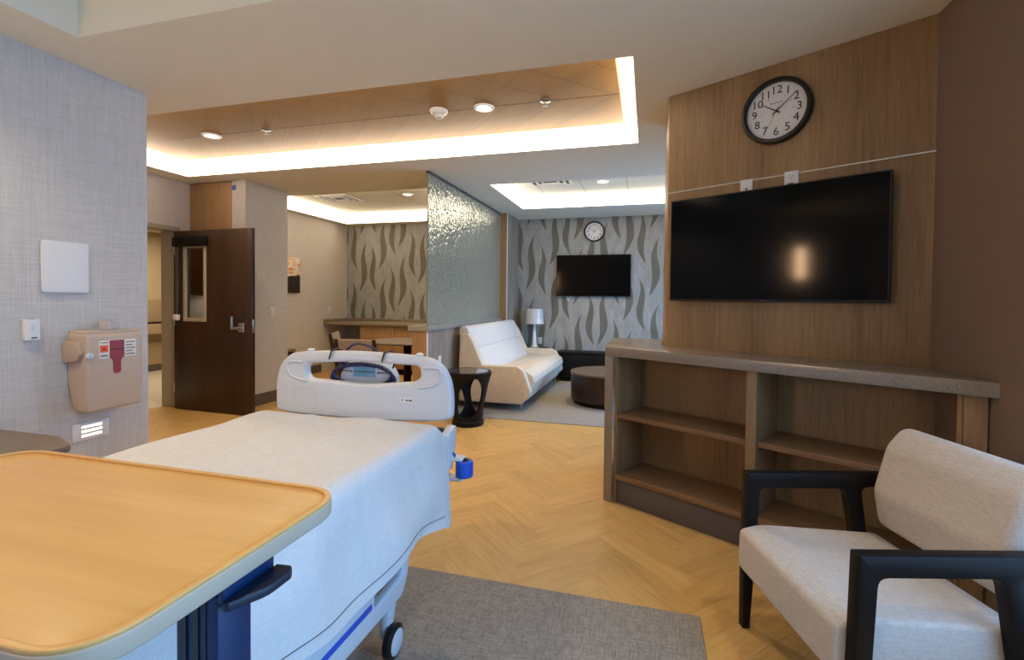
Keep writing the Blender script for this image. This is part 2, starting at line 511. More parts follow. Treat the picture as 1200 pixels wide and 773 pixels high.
struct('wall_left', [((-3.60, -2.65, 0), (-3.39, 2.605, H))], M['linen_grey'], 'grey linen headwall on the left with mounted devices')
struct('wall_alcove', [((-5.75, 2.40, 0), (-3.60, 2.605, H))], M['linen_beige'], 'return wall behind the grey headwall')
DX = -5.55
struct('wall_door', [((-5.75, 2.605, 0), (DX, 3.42, H)), ((-5.75, 3.42, 2.19), (DX, 4.66, H)), ((-5.75, 4.66, 0), (DX, 5.35, H))], M['linen_beige'], 'beige linen wall around the corridor doorway')
struct('wall_niche', [((DX, 5.28, 0), (-4.86, 5.35, H))], M['linen_beige'], 'pale wall at the back of the niche behind the open door')
struct('wall_switch', [((-4.86, 4.79, 0), (-4.67, 5.49, H)), ((-5.75, 5.35, 0), (-4.86, 5.49, H))], M['linen_grey'], 'grey linen wall block with light switch beside the open door')
struct('wall_dining', [((-5.92, 5.49, 0), (-5.72, 8.37, H))], M['linen_beige'], 'beige linen wall of the dining nook with the sunset picture')
struct('wall_far', [((-5.92, 8.37, 0), (1.55, 8.55, H))], M['wave'], 'far wall with pale covering and dark wavy reed leaves')
struct('wall_right', [((1.345, 2.02, 0), (1.55, 4.95, H)), ((1.345, 7.75, 0), (1.55, 8.37, H)), ((1.345, 4.95, 0), (1.55, 7.75, .30)), ((1.345, 4.95, 2.45), (1.55, 7.75, H)), ((1.345, -2.65, 0), (1.55, -1.9, H)), ((1.345, -1.9, 0), (1.55, 2.02, .30)), ((1.345, -1.9, 2.45), (1.55, 2.02, H))], M['taupe'], 'taupe painted wall on the right behind the armchair')
struct('wall_rear', [((-3.6, -2.85, 0), (1.55, -2.65, H))], M['linen_grey'], 'grey wall behind the head of the bed')

# angled media wall: a solid pier clad in brown veneer
def pier():
    bm = bmesh.new()
    A, B = aw(-1.664, 3.141), aw(-.245, 3.141)
    pts = [(A[0], A[1]), (1.3449, 2.852), (1.3449, 4.17), (.125, 4.17), (.125, A[1]+.01)]
    b_prism(bm, pts, 'z', 0, H, 0)
    return tag(fin('wall_media', bm, M['walnut']), 'angled brown wood veneer wall holding the large television', 'wall', kind='structure')
pier()
bm = b_box(bmesh.new(), (-1.666, 3.137, 2.099), (-.247, 3.142, 2.106))
tag(fin('trim_1', bm, M['chrome'], M4=R30), 'thin bright metal strip across the wood media wall', 'trim', kind='structure')

# baseboards
bm = bmesh.new()
b_box(bm, (-4.67, 4.79, 0), (-4.66, 5.49, .145)); b_box(bm, (-5.72, 5.49, 0), (-4.67, 5.50, .145))
tag(fin('baseboard_switch', bm, M['base']), 'brown grey baseboard under the light switch wall', 'baseboard', kind='structure')
bm = b_box(bmesh.new(), (-5.72, 5.50, 0), (-5.71, 7.58, .145))
tag(fin('baseboard_dining', bm, M['base']), 'brown grey baseboard along the dining nook wall', 'baseboard', kind='structure')
bm = b_box(bmesh.new(), (-3.39, -2.65, 0), (-3.38, 2.605, .145))
tag(fin('baseboard_left', bm, M['base']), 'brown grey baseboard along the headwall', 'baseboard', kind='structure')

# corridor beyond the door
bm = bmesh.new(); bm.faces.new([bm.verts.new(p) for p in ((-8.7, 2, -.001), (-5.55, 2, -.001), (-5.55, 9.5, -.001), (-8.7, 9.5, -.001))])
tag(fin('floor_corridor', bm, M['tile']), 'pale tiled corridor floor beyond the doorway', 'floor', kind='structure')
struct('wall_corridor', [((-8.8, 2, 0), (-8.6, 9.5, 2.6))], M['paint_beige'], 'beige corridor wall seen through the doorway')
struct('trim_2', [((-8.6, 2, .1), (-8.585, 9.5, 1.29))], M['wainscot'], 'darker beige wainscot panel on the corridor wall', 'trim')
struct('baseboard_corridor', [((-8.6, 2, 0), (-8.58, 9.5, .12))], M['base'], 'dark baseboard of the corridor wall', 'baseboard')
struct('ceiling_corridor', [((-8.8, 2, 2.5), (-5.75, 9.5, 2.6))], M['ceiling'], 'corridor ceiling beyond the doorway', 'ceiling')
struct('wall_corridor_end', [((-8.8, 9.5, 0), (-5.75, 9.7, 2.6)), ((-8.8, 1.8, 0), (-5.75, 2.0, 2.6)), ((-5.92, 5.06, 0), (-5.9, 9.5, 2.6))], M['paint_beige'], 'end walls closing the corridor')
hr = thing('corridor_handrail', 'beige handrail with dark cap along the corridor wall', 'handrail', (-8.5, 6.5, .66))
prism('rail', fillet([(.0, .0), (.075, .02), (.075, .20), (.0, .215)], .02), 'y', -3.5, 2.9, M['wainscot'], hr, 0)
box('cap', (-.005, -3.5, .2155), (.08, 2.9, .235), M['blackwood'], hr, .006)
for y in (-3, -1.5, 0, 1.5): box('bracket', (-.085, y, .06), (.0, y+.05, .14), M['chrome'], hr)

# door frame
bm = bmesh.new()
for lo, hi in (((-5.77, 4.60, 0), (-5.53, 4.66, 2.15)), ((-5.77, 3.42, 0), (-5.53, 3.48, 2.15)), ((-5.77, 3.42, 2.15), (-5.53, 4.66, 2.20))): b_box(bm, lo, hi, .004, 1)
tag(fin('trim_3', bm, M['olive']), 'olive grey metal frame of the corridor doorway', 'trim', kind='structure')

# door leaf, open into the room; local x along the leaf from the hinge, y its thickness
hx, hy = -5.48, 4.53
dr = thing('door_1', 'dark brown wood door with narrow window, standing open', 'door', (hx, hy, 0), math.atan2(4.48-hy, -4.29-hx), kind='structure')
DW = 1.19
def dleaf():
    lo = (.155, 1.06); hi = (.515, 1.965)
    outer = [(0, .012), (DW, .012), (DW, 2.134), (0, 2.134)]
    bm = plate(outer, [[(lo[0], lo[1]), (hi[0], lo[1]), (hi[0], hi[1]), (lo[0], hi[1])]], .045, .0015, 1)
    bm.transform(Matrix.Translation((0, .0225, 0)) @ Matrix.Rotation(PI/2, 4, 'X'))
    return fin('leaf', bm, M['doorwood'], dr)
dleaf()
boxes('window_frame', [((.155, -.008, 1.06), (.195, .053, 1.965)), ((.475, -.008, 1.06), (.515, .053, 1.965)), ((.195, -.008, 1.06), (.475, .053, 1.10)), ((.195, -.008, 1.925), (.475, .053, 1.965))], M['olive'], dr, .003)
k = NT('door_glass'); k.col((1, 1, 1, 1)); k.set(.0, 0, .5); k.b.inputs['Transmission Weight'].default_value = 1; k.b.inputs['IOR'].default_value = 1.02
M['thin'] = k.m
box('pane', (.195, .018, 1.10), (.475, .024, 1.925), M['thin'], dr, 0)
box('blind_valance', (.03, -.05, 1.945), (.54, 0, 2.058), M['blackwood'], dr, .006)
tube('blind_cord', [(.085, -.02, 1.94), (.086, -.018, 1.5), (.083, -.02, 1.13)], .004, M['chrome'], dr, 6)
tube('blind_cord', [(.055, -.02, 1.94), (.057, -.018, 1.5), (.058, -.02, 1.13)], .004, M['chrome'], dr, 6)
box('cord_tensioner', (.035, -.05, 1.07), (.105, -.002, 1.14), M['metalwhite'], dr, .008)
hd = boxes('door_handle', [((1.0, -.012, .955), (1.085, 0, 1.06))], M['chrome'], dr, .004)
bm = bmesh.new(); b_box(bm, (.945, -.072, .99), (.975, -.048, 1.135), .008, 2); b_box(bm, (.955, -.066, .985), (1.06, -.05, 1.02), .006, 2)
b_lathe(bm, [(0, -.066), (.014, -.066), (.014, -.011), (0, -.011)], 14, (1.045, 0, 1.0), 'y')
fin('lever', bm, M['chrome'], hd)
box('latch_plate', (DW-.001, .008, .95), (DW+.003, .037, 1.10), M['chrome'], dr, .001)
boxes('hinge', [((-.02, -.006, z), (.01, .03, z+.11)) for z in (.2, 1.0, 1.85)], M['chrome'], dr)

# niche cabinet above, end cap strip
cb = thing('wall_cabinet', 'oak wall cabinet high in the niche behind the open door', 'cabinet', (-5.2, 4.88, 1.37))
box('body', (-.345, -.06, 0), (.335, .395, H-1.372), M['oak'], cb, .002)
boxes('cabinet_door', [((-.343, -.08, .01), (.332, -.0605, H-1.38))], M['oak'], cb, .002)
ul = thing('niche_fill_light', 'added slim strip light under the oak cabinet to brighten the niche', 'light', (-5.2, 5.0, 1.345))  # hidden strip added so the niche behind the door is not dark
box('housing', (-.28, -.03, .008), (.28, .03, .0245), M['metalwhite'], ul, .003)
box('lens', (-.27, -.022, .002), (.27, .022, .0078), M['lens'], ul, .002)
struct('trim_4', [((-4.865, 4.775, 0), (-4.665, 4.789, H))], M['linen_beige'], 'pale end strip of the switch wall beside the niche', 'trim')
tag(box('tape_square', (-.03, -.0015, -.03), (.03, .0015, .03), M['tape'], None, 0, loc=None), 'small blue tape square high on the pale end strip', 'tape').location = (-4.835, 4.7745, 2.675)

# wood ceiling raft in the big recess: oak boards cut on the diagonal
def raft():
    bm = bmesh.new(); x0, x1, y0, y1, z = -5.215, -.228, 2.935, 4.485, 2.945
    b_box(bm, (x0, y0, z), (x1, y1, z+.022))
    o = fin('ceiling_raft', bm, M['ceilwood']); tag(o, 'oak panel ceiling set inside the large lit recess', 'ceiling', kind='structure')
    bm = bmesh.new(); sw = .0045; ym = 3.845
    b_box(bm, (x0, ym-sw/2, z-.0012), (x1, ym+sw/2, z))
    for i in range(-2, 13):
        xa = -.26-.4325*i
        for ya, yb, sg in ((ym, y1, -1), (y0, ym, 1)):
            p = [(xa, ya if sg < 0 else yb), (xa-(yb-ya), yb if sg < 0 else ya)]
            (ax, ay), (bx, by) = p
            # clip to the raft
            def clip(ax, ay, bx, by):
                if ax > x1: t = (ax-x1)/(ax-bx); ax, ay = x1, ay+(by-ay)*t
                if bx < x0: t = (ax-x0)/(ax-bx); bx, by = x0, ay+(by-ay)*t
                return ax, ay, bx, by
            if bx >= x1 or ax <= x0: continue
            ax, ay, bx, by = clip(ax, ay, bx, by)
            d = Vector((by-ay, ax-bx, 0)).normalized()*sw/2
            vs = [bm.verts.new((ax+d.x, ay+d.y, z-.001)), bm.verts.new((bx+d.x, by+d.y, z-.001)), bm.verts.new((bx-d.x, by-d.y, z-.001)), bm.verts.new((ax-d.x, ay-d.y, z-.001))]
            bm.faces.new(vs)
    fin('board_joint', bm, M['espresso'], o)
raft()
def tiles(name, x0, x1, y0, y1, step, label):
    bm = bmesh.new(); z = 2.945
    b_box(bm, (x0, y0, z), (x1, y1, z+.022))
    o = tag(fin(name, bm, M['ceiling']), label, 'ceiling', kind='structure')
    bm = bmesh.new(); x = x0+.3
    while x < x1: b_box(bm, (x, y0, z-.001), (x+.005, y1, z)); x += step
    fin('tile_joint', bm, M['base'], o)
tiles('ceiling_tiles', -1.81, .77, 5.76, 7.34, .61, 'white ceiling tiles set inside the recess over the lounge')
tiles('ceiling_tiles_dining', -5.40, -2.83, 5.75, 8.00, 1.4, 'beige ceiling tiles set inside the recess over the dining table')

# cove lights: glowing fascia all round each recess
def cove(T, label):
    x0, x1, y0, y1 = T; t = .02
    cx, cy = (x0+x1)/2, (y0+y1)/2
    o = thing('cove_light', label, 'light', (cx, cy, H), 0, 'cove lights around the ceiling recesses')
    for lo, hi in (((x0-t, y0-t, 0), (x1+t, y0, .208)), ((x0-t, y1, 0), (x1+t, y1+t, .208)), ((x0-t, y0, 0), (x0, y1, .208)), ((x1, y0, 0), (x1+t, y1, .208))):
        box('diffuser', (lo[0]-cx, lo[1]-cy, .0015), (hi[0]-cx, hi[1]-cy, .207), M['cove'], o, 0)
cove(T1, 'glowing white cove light around the wood ceiling recess')
cove(T2, 'glowing white cove light around the recess over the lounge')
cove(T3, 'glowing white cove light around the recess over the dining nook')

def downlight(x, y, label, power=54, zc=2.945, cone=2.0):
    o = thing('downlight', label, 'light', (x, y, zc), 0, 'recessed round ceiling downlights')
    lathe('ring', [(.062, -.001), (.088, -.001), (.085, -.010), (.066, -.012), (.060, -.004)], M['metalwhite'], o, 32)
    lathe('lens', [(0, -.003), (.062, -.003)], M['lens'], o, 32)
    ld = bpy.data.lights.new('downlight_beam', 'SPOT'); ld.energy = power; ld.spot_size = cone; ld.spot_blend = .7; ld.color = (1, .79, .52); ld.shadow_soft_size = .06
    lo = bpy.data.objects.new('beam', ld); COL.objects.link(lo); lo.parent = o; lo.location = (0, 0, -.02)
downlight(-4.163, 3.844, 'round downlight at the left of the wood ceiling')
downlight(-1.328, 3.839, 'round downlight beside the smoke detector in the wood ceiling')
downlight(-3.544, 6.737, 'round downlight over the dining table', 52)
downlight(-.60, 6.60, 'round downlight in the white tiles over the lounge')
sd = thing('smoke_detector', 'white domed detector on the wood ceiling', 'detector', (-1.715, 3.80, 2.944))
lathe('base', [(0, 0), (.075, 0), (.078, -.012), (.066, -.03), (.04, -.042), (0, -.042)], M['offwhite'], sd, 32)
lathe('sensor', [(.036, -.0425), (.040, -.055), (.030, -.068), (0, -.072)], M['offwhite'], sd, 24)
def sprinkler(x, y, label):
    o = thing('sprinkler', label, 'sprinkler', (x, y, 2.9445), 0, 'ceiling sprinklers')
    lathe('escutcheon', [(0, 0), (.042, 0), (.042, -.006), (.02, -.012), (0, -.012)], M['chrome'], o, 24)
    lathe('head', [(.012, -.0122), (.010, -.035), (.026, -.036), (.026, -.040), (0, -.042)], M['chrome'], o, 18)
sprinkler(-.808, 3.829, 'sprinkler to the right of the downlight in the wood ceiling')
sprinkler(-3.504, 3.835, 'sprinkler to the right of the left downlight in the wood ceiling')
sprinkler(-2.95, 6.6, 'sprinkler beside the dining downlight')
def vent(cx, cy, sx, sy, label):
    o = thing('ceiling_vent', label, 'vent', (cx, cy, 2.944), 0, 'ceiling air vents')
    bm = bmesh.new()
    for f in (1, .72, .44):
        a, b, w = sx/2*f, sy/2*f, .028
        for lo, hi in (((-a, -b), (a, -b+w)), ((-a, b-w), (a, b)), ((-a, -b+w), (-a+w, b-w)), ((a-w, -b+w), (a, b-w))):
            b_box(bm, (lo[0], lo[1], -.012), (hi[0], hi[1], -.001))
    fin('frame', bm, M['offwhite'], o)
    box('throat', (-sx/2+.02, -sy/2+.02, -.004), (sx/2-.02, sy/2-.02, -.0005), M['base'], o, 0)
vent(-4.76, 6.75, .55, .5, 'square ceiling vent over the dining nook')
vent(-1.28, 6.45, .55, .35, 'ceiling vent in the white tiles over the lounge')

# half wall, ledge, textured glass, wood post
struct('wall_half', [((-2.515, 4.92, 0), (-2.335, 7.66, .994))], M['stripe'], 'half height striped laminate wall behind the sofa')
struct('trim_5', [((-2.5155, 4.906, 0), (-2.345, 4.9195, .994))], M['oak'], 'oak end panel of the half wall', 'trim')
struct('trim_6', [((-2.345, 4.906, 0), (-2.333, 4.92, .994))], M['metalwhite'], 'pale corner edge strip of the half wall', 'trim')
tag(prism('ledge', fillet([(-2.57, 4.89), (-2.315, 4.89), (-2.315, 7.66), (-2.57, 7.66)], .006), 'z', .995, 1.055, M['ledge'], None, .003, loc=None), 'grey solid surface ledge capping the half wall', 'ledge')
gp = thing('glass_partition', 'tall rippled glass screen standing on the half wall ledge', 'glass screen', (-2.35, 6.3, 1.056))
def ripple_pane():
    bm = bmesh.new(); y0, y1, z1 = -1.37, 1.355, H-1.056-.028; NY, NZ = 330, 210; S = []
    for sd in (-1, 1):
        g = []
        for j in range(NZ+1):
            row = []
            for i in range(NY+1):
                y = y0+(y1-y0)*i/NY; z = z1*j/NZ
                h = noise.noise(Vector((y*34, z*27, 3+sd)))+.6*noise.noise(Vector((y*75, z*64, 9+sd)))
                row.append(bm.verts.new((sd*(.007+.0038*h), y, z)))
            g.append(row)
        S.append(g)
        for j in range(NZ):
            for i in range(NY): bm.faces.new((g[j][i], g[j][i+1], g[j+1][i+1], g[j+1][i]))
    A, B = S
    edge = [(0, i) for i in range(NY)]+[(j, NY) for j in range(NZ)]+[(NZ, i) for i in range(NY, 0, -1)]+[(j, 0) for j in range(NZ, 0, -1)]
    for (a, b), (c, d) in zip(edge, edge[1:]+edge[:1]): bm.faces.new((A[a][b], A[c][d], B[c][d], B[a][b]))
    fin('pane', bm, M['glass'], gp, ang=60)
ripple_pane()
boxes('channel', [((-.02, -1.375, H-1.056-.027), (.02, 1.355, H-1.056))], M['base'], gp)
struct('wall_post', [((-2.47, 7.68, 0), (-2.225, 8.37, H))], M['stripe'], 'striped laminate wall between the glass and the far wall')
struct('trim_7', [((-2.4705, 7.661, 0), (-2.235, 7.679, H))], M['oak'], 'oak edge panel beside the rippled glass', 'trim')
struct('trim_8', [((-2.235, 7.661, 0), (-2.223, 7.68, H))], M['metalwhite'], 'pale corner edge strip beside the oak panel', 'trim')

# ================================================================= LEFT WALL DEVICES (wall face x = -3.39)
wb = thing('wall_panel', 'blank white square panel on the grey headwall', 'panel', (-3.388, 2.098, 1.526))
def rr(w, h, r, cx=0, cy=0, n=5): return fillet([(cx-w/2, cy-h/2), (cx+w/2, cy-h/2), (cx+w/2, cy+h/2), (cx-w/2, cy+h/2)], r, n)
prism('board', rr(.245, .305, .018), 'x', .002, .016, M['white'], wb, .003)
prism('backing', rr(.235, .295, .016), 'x', -.001, .002, M['base'], wb, 0)
dv = thing('wall_dispenser', 'small white device low on the headwall left of the sharps box', 'device', (-3.389, 1.924, 1.16))
prism('body', rr(.072, .122, .008), 'x', 0, .028, M['white'], dv, .004)
prism('button', rr(.014, .03, .004, 0, .012), 'x', .028, .0295, M['offwhite'], dv, 0)
prism('logo', rr(.028, .007, .002, .006, -.046), 'x', .028, .0286, M['ink'], dv, 0)
prism('top_slot', rr(.03, .006, .002, 0, .058), 'x', .004, .027, M['base'], dv, 0)

sh = thing('sharps_container', 'beige sharps disposal box with red window on the headwall', 'sharps box', (-3.389, 2.27, .65))
D = .175
prof = fillet([(.001, .478), (.001, .20), (.045, .03), (.085, .0), (D-.008, .0), (D, .25), (D-.003, .478)], [.02, .1, .08, .03, .02, .2, .03], 6)
prism('body', prof, 'y', -.165, .165, M['beige'], sh, .02, 3)
prism('lid', fillet([(-.158, .0), (.158, .0), (.152, .018), (-.152, .018)], .008), 'x', .004, D-.016, M['beige'], sh, .004).location = (0, 0, .474)
prism('side_latch', fillet([(.0, -.06), (.02, -.07), (.125, -.055), (.15, -.01), (.125, .055), (.02, .065), (0, .055)], .02), 'y', -.192, -.163, M['beige_dark'], sh, .006).location = (0, 0, .37)
lk = lathe('lock', [(0, .012), (.014, .012), (.019, .008), (.02, 0)], M['offwhite'], sh, 20, ctr=(D-.004, 0, 0), axis='x'); lk.location = (.004, -.155, .345)
lathe('lock_cylinder', [(0, .014), (.009, .014), (.009, .010)], M['chrome'], lk, 16, ctr=(D-.004, 0, 0), axis='x')
wn = prism('label_window', rr(.222, .112, .012, .010, .375), 'x', D-.003, D+.002, M['label'], sh, .0005)
prism('red_panel', rr(.088, .110, .003, .002, .375), 'x', D+.002, D+.0032, M['red'], wn, 0)
prism('red_slot', fillet([(-.038, .33), (.042, .33), (.025, .30), (.025, .222), (-.019, .222), (-.019, .30)], [0, 0, .02, .021, .021, .02]), 'x', D-.003, D+.0034, M['red'], wn, 0)
prism('hazard_label', rr(.046, .042, .002, -.074, .381), 'x', D+.002, D+.003, M['orange'], wn, 0)
prism('hazard_mark', fillet([(-.074, .393), (-.084, .373), (-.064, .373)], .002), 'x', D+.003, D+.0036, M['red'], wn, 0)
bm = bmesh.new()
for i in range(5): b_box(bm, (D+.002, .054, .335+i*.019), (D+.0028, .054+.058-(i % 2)*.014, .340+i*.019))
fin('label_text', bm, M['ink'], wn)
box('label_footer', (D+.002, -.095, .335), (D+.0028, -.052, .340), M['ink'], wn, 0)
box('label_heading', (D+.002, -.095, .416), (D+.0028, -.05, .420), M['ink'], wn, 0)
box('red_panel_line', (D+.0034, -.036, .372), (D+.004, .042, .378), M['ink'], wn, 0)
tr = thing('clear_cup', 'small clear plastic tray standing on top of the sharps box', 'cup', (-3.30, 2.285, 1.143))
prism('wall', fillet([(-.05, -.03), (.05, -.03), (.05, .03), (-.05, .03)], .01), 'z', 0, .055, M['clear'], tr, .003)

sl = thing('step_light', 'louvred night light set low in the headwall', 'light', (-3.3899, 2.236, .505))
prism('faceplate', rr(.21, .108, .004), 'x', 0, .007, M['white'], sl, .002)
for z in (.030, .002, -.026):
    f = prism('louvre', [(-.055, z-.0065), (.06, z-.0065), (.06, z+.0065), (-.055, z+.0065)], 'x', .007, .0085, M['step'], sl, 0)
lathe('screw', [(0, .0085), (.004, .008), (.004, .007)], M['chrome'], sl, 10, ctr=(0, -.092, .04), axis='x')
lathe('screw', [(0, .0085), (.004, .008), (.004, .007)], M['chrome'], sl, 10, ctr=(0, .092, .04), axis='x')

bt = thing('bedside_table', 'brown grey laminate bedside table between headwall and bed', 'table', (-2.98, 1.45, 0))
prism('top', fillet([(-.37, -.30), (.36, -.30), (.36, .20), (.13, .285), (-.37, .285)], [.05, .05, .06, .12, .03], 6), 'z', .615, .65, M['tabletop_grey'], bt, .008)
box('body', (-.34, -.26, .05), (.22, .22, .6145), M['oak'], bt, .006)
for z in (.34, .07):
    d = box('drawer', (.2205, -.25, z), (.236, .21, z+.25), M['oak'], bt, .004)
    box('drawer_pull', (.2365, -.08, z+.19), (.25, .05, z+.205), M['chrome'], d, .004)
for x in (-.3, .18):
    for y in (-.2, .16): lathe('foot', [(0, 0), (.02, 0), (.02, .05), (0, .05)], M['black'], bt, 12, ctr=(x, y, 0))

# ================================================================= BED
BX = -1.335
bed = thing('hospital_bed', 'white plastic hospital bed with rounded footboard', 'bed', (BX, 1.0, .0065))
box('mattress', (-.44, -1.12, .61), (.44, .985, .795), M['mattress'], bed, .05, 4)
box('deck', (-.42, -1.15, .50), (.42, .98, .605), M['bedplastic'], bed, .02, 2)
boxes('lift_frame', [((-.34, -1.0, .19), (-.27, .8, .27)), ((.27, -1.0, .19), (.34, .8, .27)), ((-.27, -.8, .19), (.27, -.72, .27)), ((-.27, .55, .19), (.27, .63, .27)), ((-.25, -.5, .27), (-.18, -.42, .50)), ((.18, -.5, .27), (.25, -.42, .50)), ((-.25, .4, .27), (-.18, .48, .50)), ((.18, .4, .27), (.25, .48, .50))], M['bedplastic'], bed, .01)
for sx in (-1, 1):
    for y in (-.95, .66):
        cs = tube('caster_fork', [(sx*.39, y, .25), (sx*.395, y-.02, .17), (sx*.40, y-.04, .07)], [.035, .03, .02], M['bedplastic'], bed, 12)
        lathe('caster_wheel', [(0, -.018), (.05, -.018), (.062, -.010), (.062, .010), (.05, .018), (0, .018)], M['black'], cs, 24, ctr=(sx*.43, y-.04, .063), axis='x')
        lathe('wheel_cover', [(0, sx*.026), (.030, sx*.026), (.046, sx*.0185), (0, sx*.0185)], M['bedplastic'], cs, 24, ctr=(sx*.43, y-.04, .063), axis='x')
# footboard: panel with grip opening, drawn in x (from bed centre) and z
def footboard():
    o = [(-.452, .80), (-.455, .90), (-.447, .965), (-.425, 1.02), (-.385, 1.06), (-.33, 1.081), (-.18, 1.092), (0, 1.097), (.18, 1.094), (.33, 1.086), (.40, 1.072), (.45, 1.036), (.478, .985), (.49, .93), (.492, .84), (.475, .808), (.38, .79), (.10, .775), (-.30, .775), (-.43, .785)]
    o = [(p.x, p.y) for p in spline([(a, b, 0) for a, b in o], 4, True)]
    h = fillet([(-.28, 1.030), (0, 1.049), (.335, 1.043), (.342, .99), (.30, .966), (.12, .948), (.02, .942), (-.10, .948), (-.255, .953), (-.28, .975)], [.03, .2, .03, .03, .03, .1, .1, .1, .03, .03], 5)
    bm = plate(o, [h], .05, .014, 3)
    bm.transform(Matrix.Translation((0, 1.045, 0)) @ Matrix.Rotation(PI/2, 4, 'X'))
    f = fin('footboard', bm, M['bedplastic'], bed, ang=50)
    # raised grip rims left and right of the opening
    for cx, w in ((-.325, -1), (.385, 1)):
        pts = [(cx-w*.03, 1.017 if 0.985 == 985 else 1.035), (cx+w*.045, 1.033), (cx+w*.058, 1.0), (cx+w*.035, .965), (cx-w*.01, .950), (cx-w*.055, .944)]
        tube('grip_rim', [(p.x, 1.0195, p.y) for p in spline([(a, b, 0) for a, b in pts], 6)], .0055, M['bedplastic'], f, 8)
    prism('sticker', rr(.07, .024, .002, .272, .882), 'y', 1.0185, 1.0199, M['white'], f, 0)
    bm = bmesh.new()
    b_lathe(bm, [(.004, 0), (.006, 0), (.006, .0006), (.004, .0006), (.004, 0)], 14, (.25, 1.0182, .882), 'y')
    for a, b in ((.268, .276), (.28, .284), (.288, .298)): b_box(bm, (a, 1.0178, .878), (b, 1.0184, .886))
    fin('sticker_print', bm, M['ink'], f)
    for ol in ([((.21, 1.0186, .91), (.31, 1.0196, .912)), ((.21, 1.0186, .84), (.212, 1.0196, .91)), ((.308, 1.0186, .84), (.31, 1.0196, .91))], [((-.345, 1.0186, .91), (-.22, 1.0196, .912)), ((-.345, 1.0186, .82), (-.343, 1.0196, .91)), ((-.222, 1.0186, .82), (-.22, 1.0196, .91))]):
        boxes('panel_outline', ol, M['offwhite'], f, 0)
    for x, z in ((-.265, 1.089), (.325, 1.089)):
        lathe('knob', [(.016, 0), (.018, .008), (.010, .014), (0, .015)], M['white'], f, 16, ctr=(x, 1.045, z-.002))
footboard()
# lower side flange below the footboard at the right corner
prism('corner_flange', fillet([(.99, .585), (1.03, .60), (1.072, .68), (1.072, .782), (1.02, .76), (.985, .75), (.985, .60)], .02), 'x', .458, .498, M['bedplastic'], bed, .008)
box('foot_crossbar', (-.40, 1.0, .70), (.45, 1.045, .765), M['slate_dark'], bed, .006)
# bumper roller on its bracket
br = boxes('bumper_bracket', [((.38, 1.0, .56), (.47, 1.10, .59)), ((.44, 1.02, .62), (.545, 1.085, .635)), ((.44, 1.02, .53), (.545, 1.085, .545)), ((.44, 1.03, .545), (.462, 1.08, .62))], M['bedplastic'], bed, .006)
lathe('bumper_roller', [(.014, .0), (.034, .0), (.040, .006), (.040, .068), (.034, .074), (.014, .074)], M['bedblue'], br, 28, ctr=(.545, 1.055, .546))
lathe('roller_cap', [(0, .082), (.010, .082), (.010, .076), (.019, .076), (.019, .072), (0, .072)], M['black'], br, 20, ctr=(.545, 1.055, .5482))
tube('bumper_hook', [(p.x, p.y, p.z) for p in spline([(.46, 1.01, .56), (.475, 1.01, .61), (.487, 1.02, .65), (.50, 1.03, .655), (.505, 1.04, .64)], 5)], .005, M['bedblue'], br, 8)
# side panels (lowered rails)
def rail(sx, y0, y1, name='side_rail'):
    pts = fillet([(y0, .29), (y1-.06, .27), (y1-.015, .33), (y1, .46), (y1-.01, .52), (y0, .52)], [.03, .05, .06, .02, .02, .03], 5)
    slot = fillet([(y1-.25, .335), (y1-.06, .350), (y1-.05, .405), (y1-.24, .392)], .02, 4)
    bm = plate([(p, q) for p, q in pts], [slot], .036, .01, 2)
    # plate lies in XY -> map to (y, z), thickness along x
    bm.transform(Matrix(((0, 0, 1, sx*.474), (1, 0, 0, 0), (0, 1, 0, 0), (0, 0, 0, 1))))
    r = fin(name, bm, M['bedplastic'], bed, ang=50)
    if sx > 0:
        box('blue_stripe', (sx*.493-.002, y0+.02, .348), (sx*.493+.002, y1-.27, .367), M['bedblue'], r, .001)
    return r
rail(1, -.2, .64); rail(1, -1.15, -.25); rail(-1, -.2, .64); rail(-1, -1.15, -.25)
for sg in (-1, 1):
    for y in (.1, -.8):
        xs = sorted((sg*.36, sg*.456)); x2 = sorted((sg*.36, sg*.42))
        boxes('rail_arm', [((xs[0], y, .40), (xs[1], y+.06, .4601)), ((x2[0], y, .46), (x2[1], y+.06, .499))], M['bedplastic'], bed)
def headboard():
    o = fillet([(-.46, .70), (-.46, 1.08), (.46, 1.08), (.46, .70)], [.02, .12, .12, .02], 6)
    h = fillet([(-.3, .97), (-.3, 1.03), (.3, 1.03), (.3, .97)], .02, 4)
    bm = plate(o, [h], .05, .012, 2); bm.transform(Matrix.Translation((0, -1.20, 0)) @ Matrix.Rotation(PI/2, 4, 'X'))
    fin('headboard', bm, M['bedplastic'], bed)
headboard()

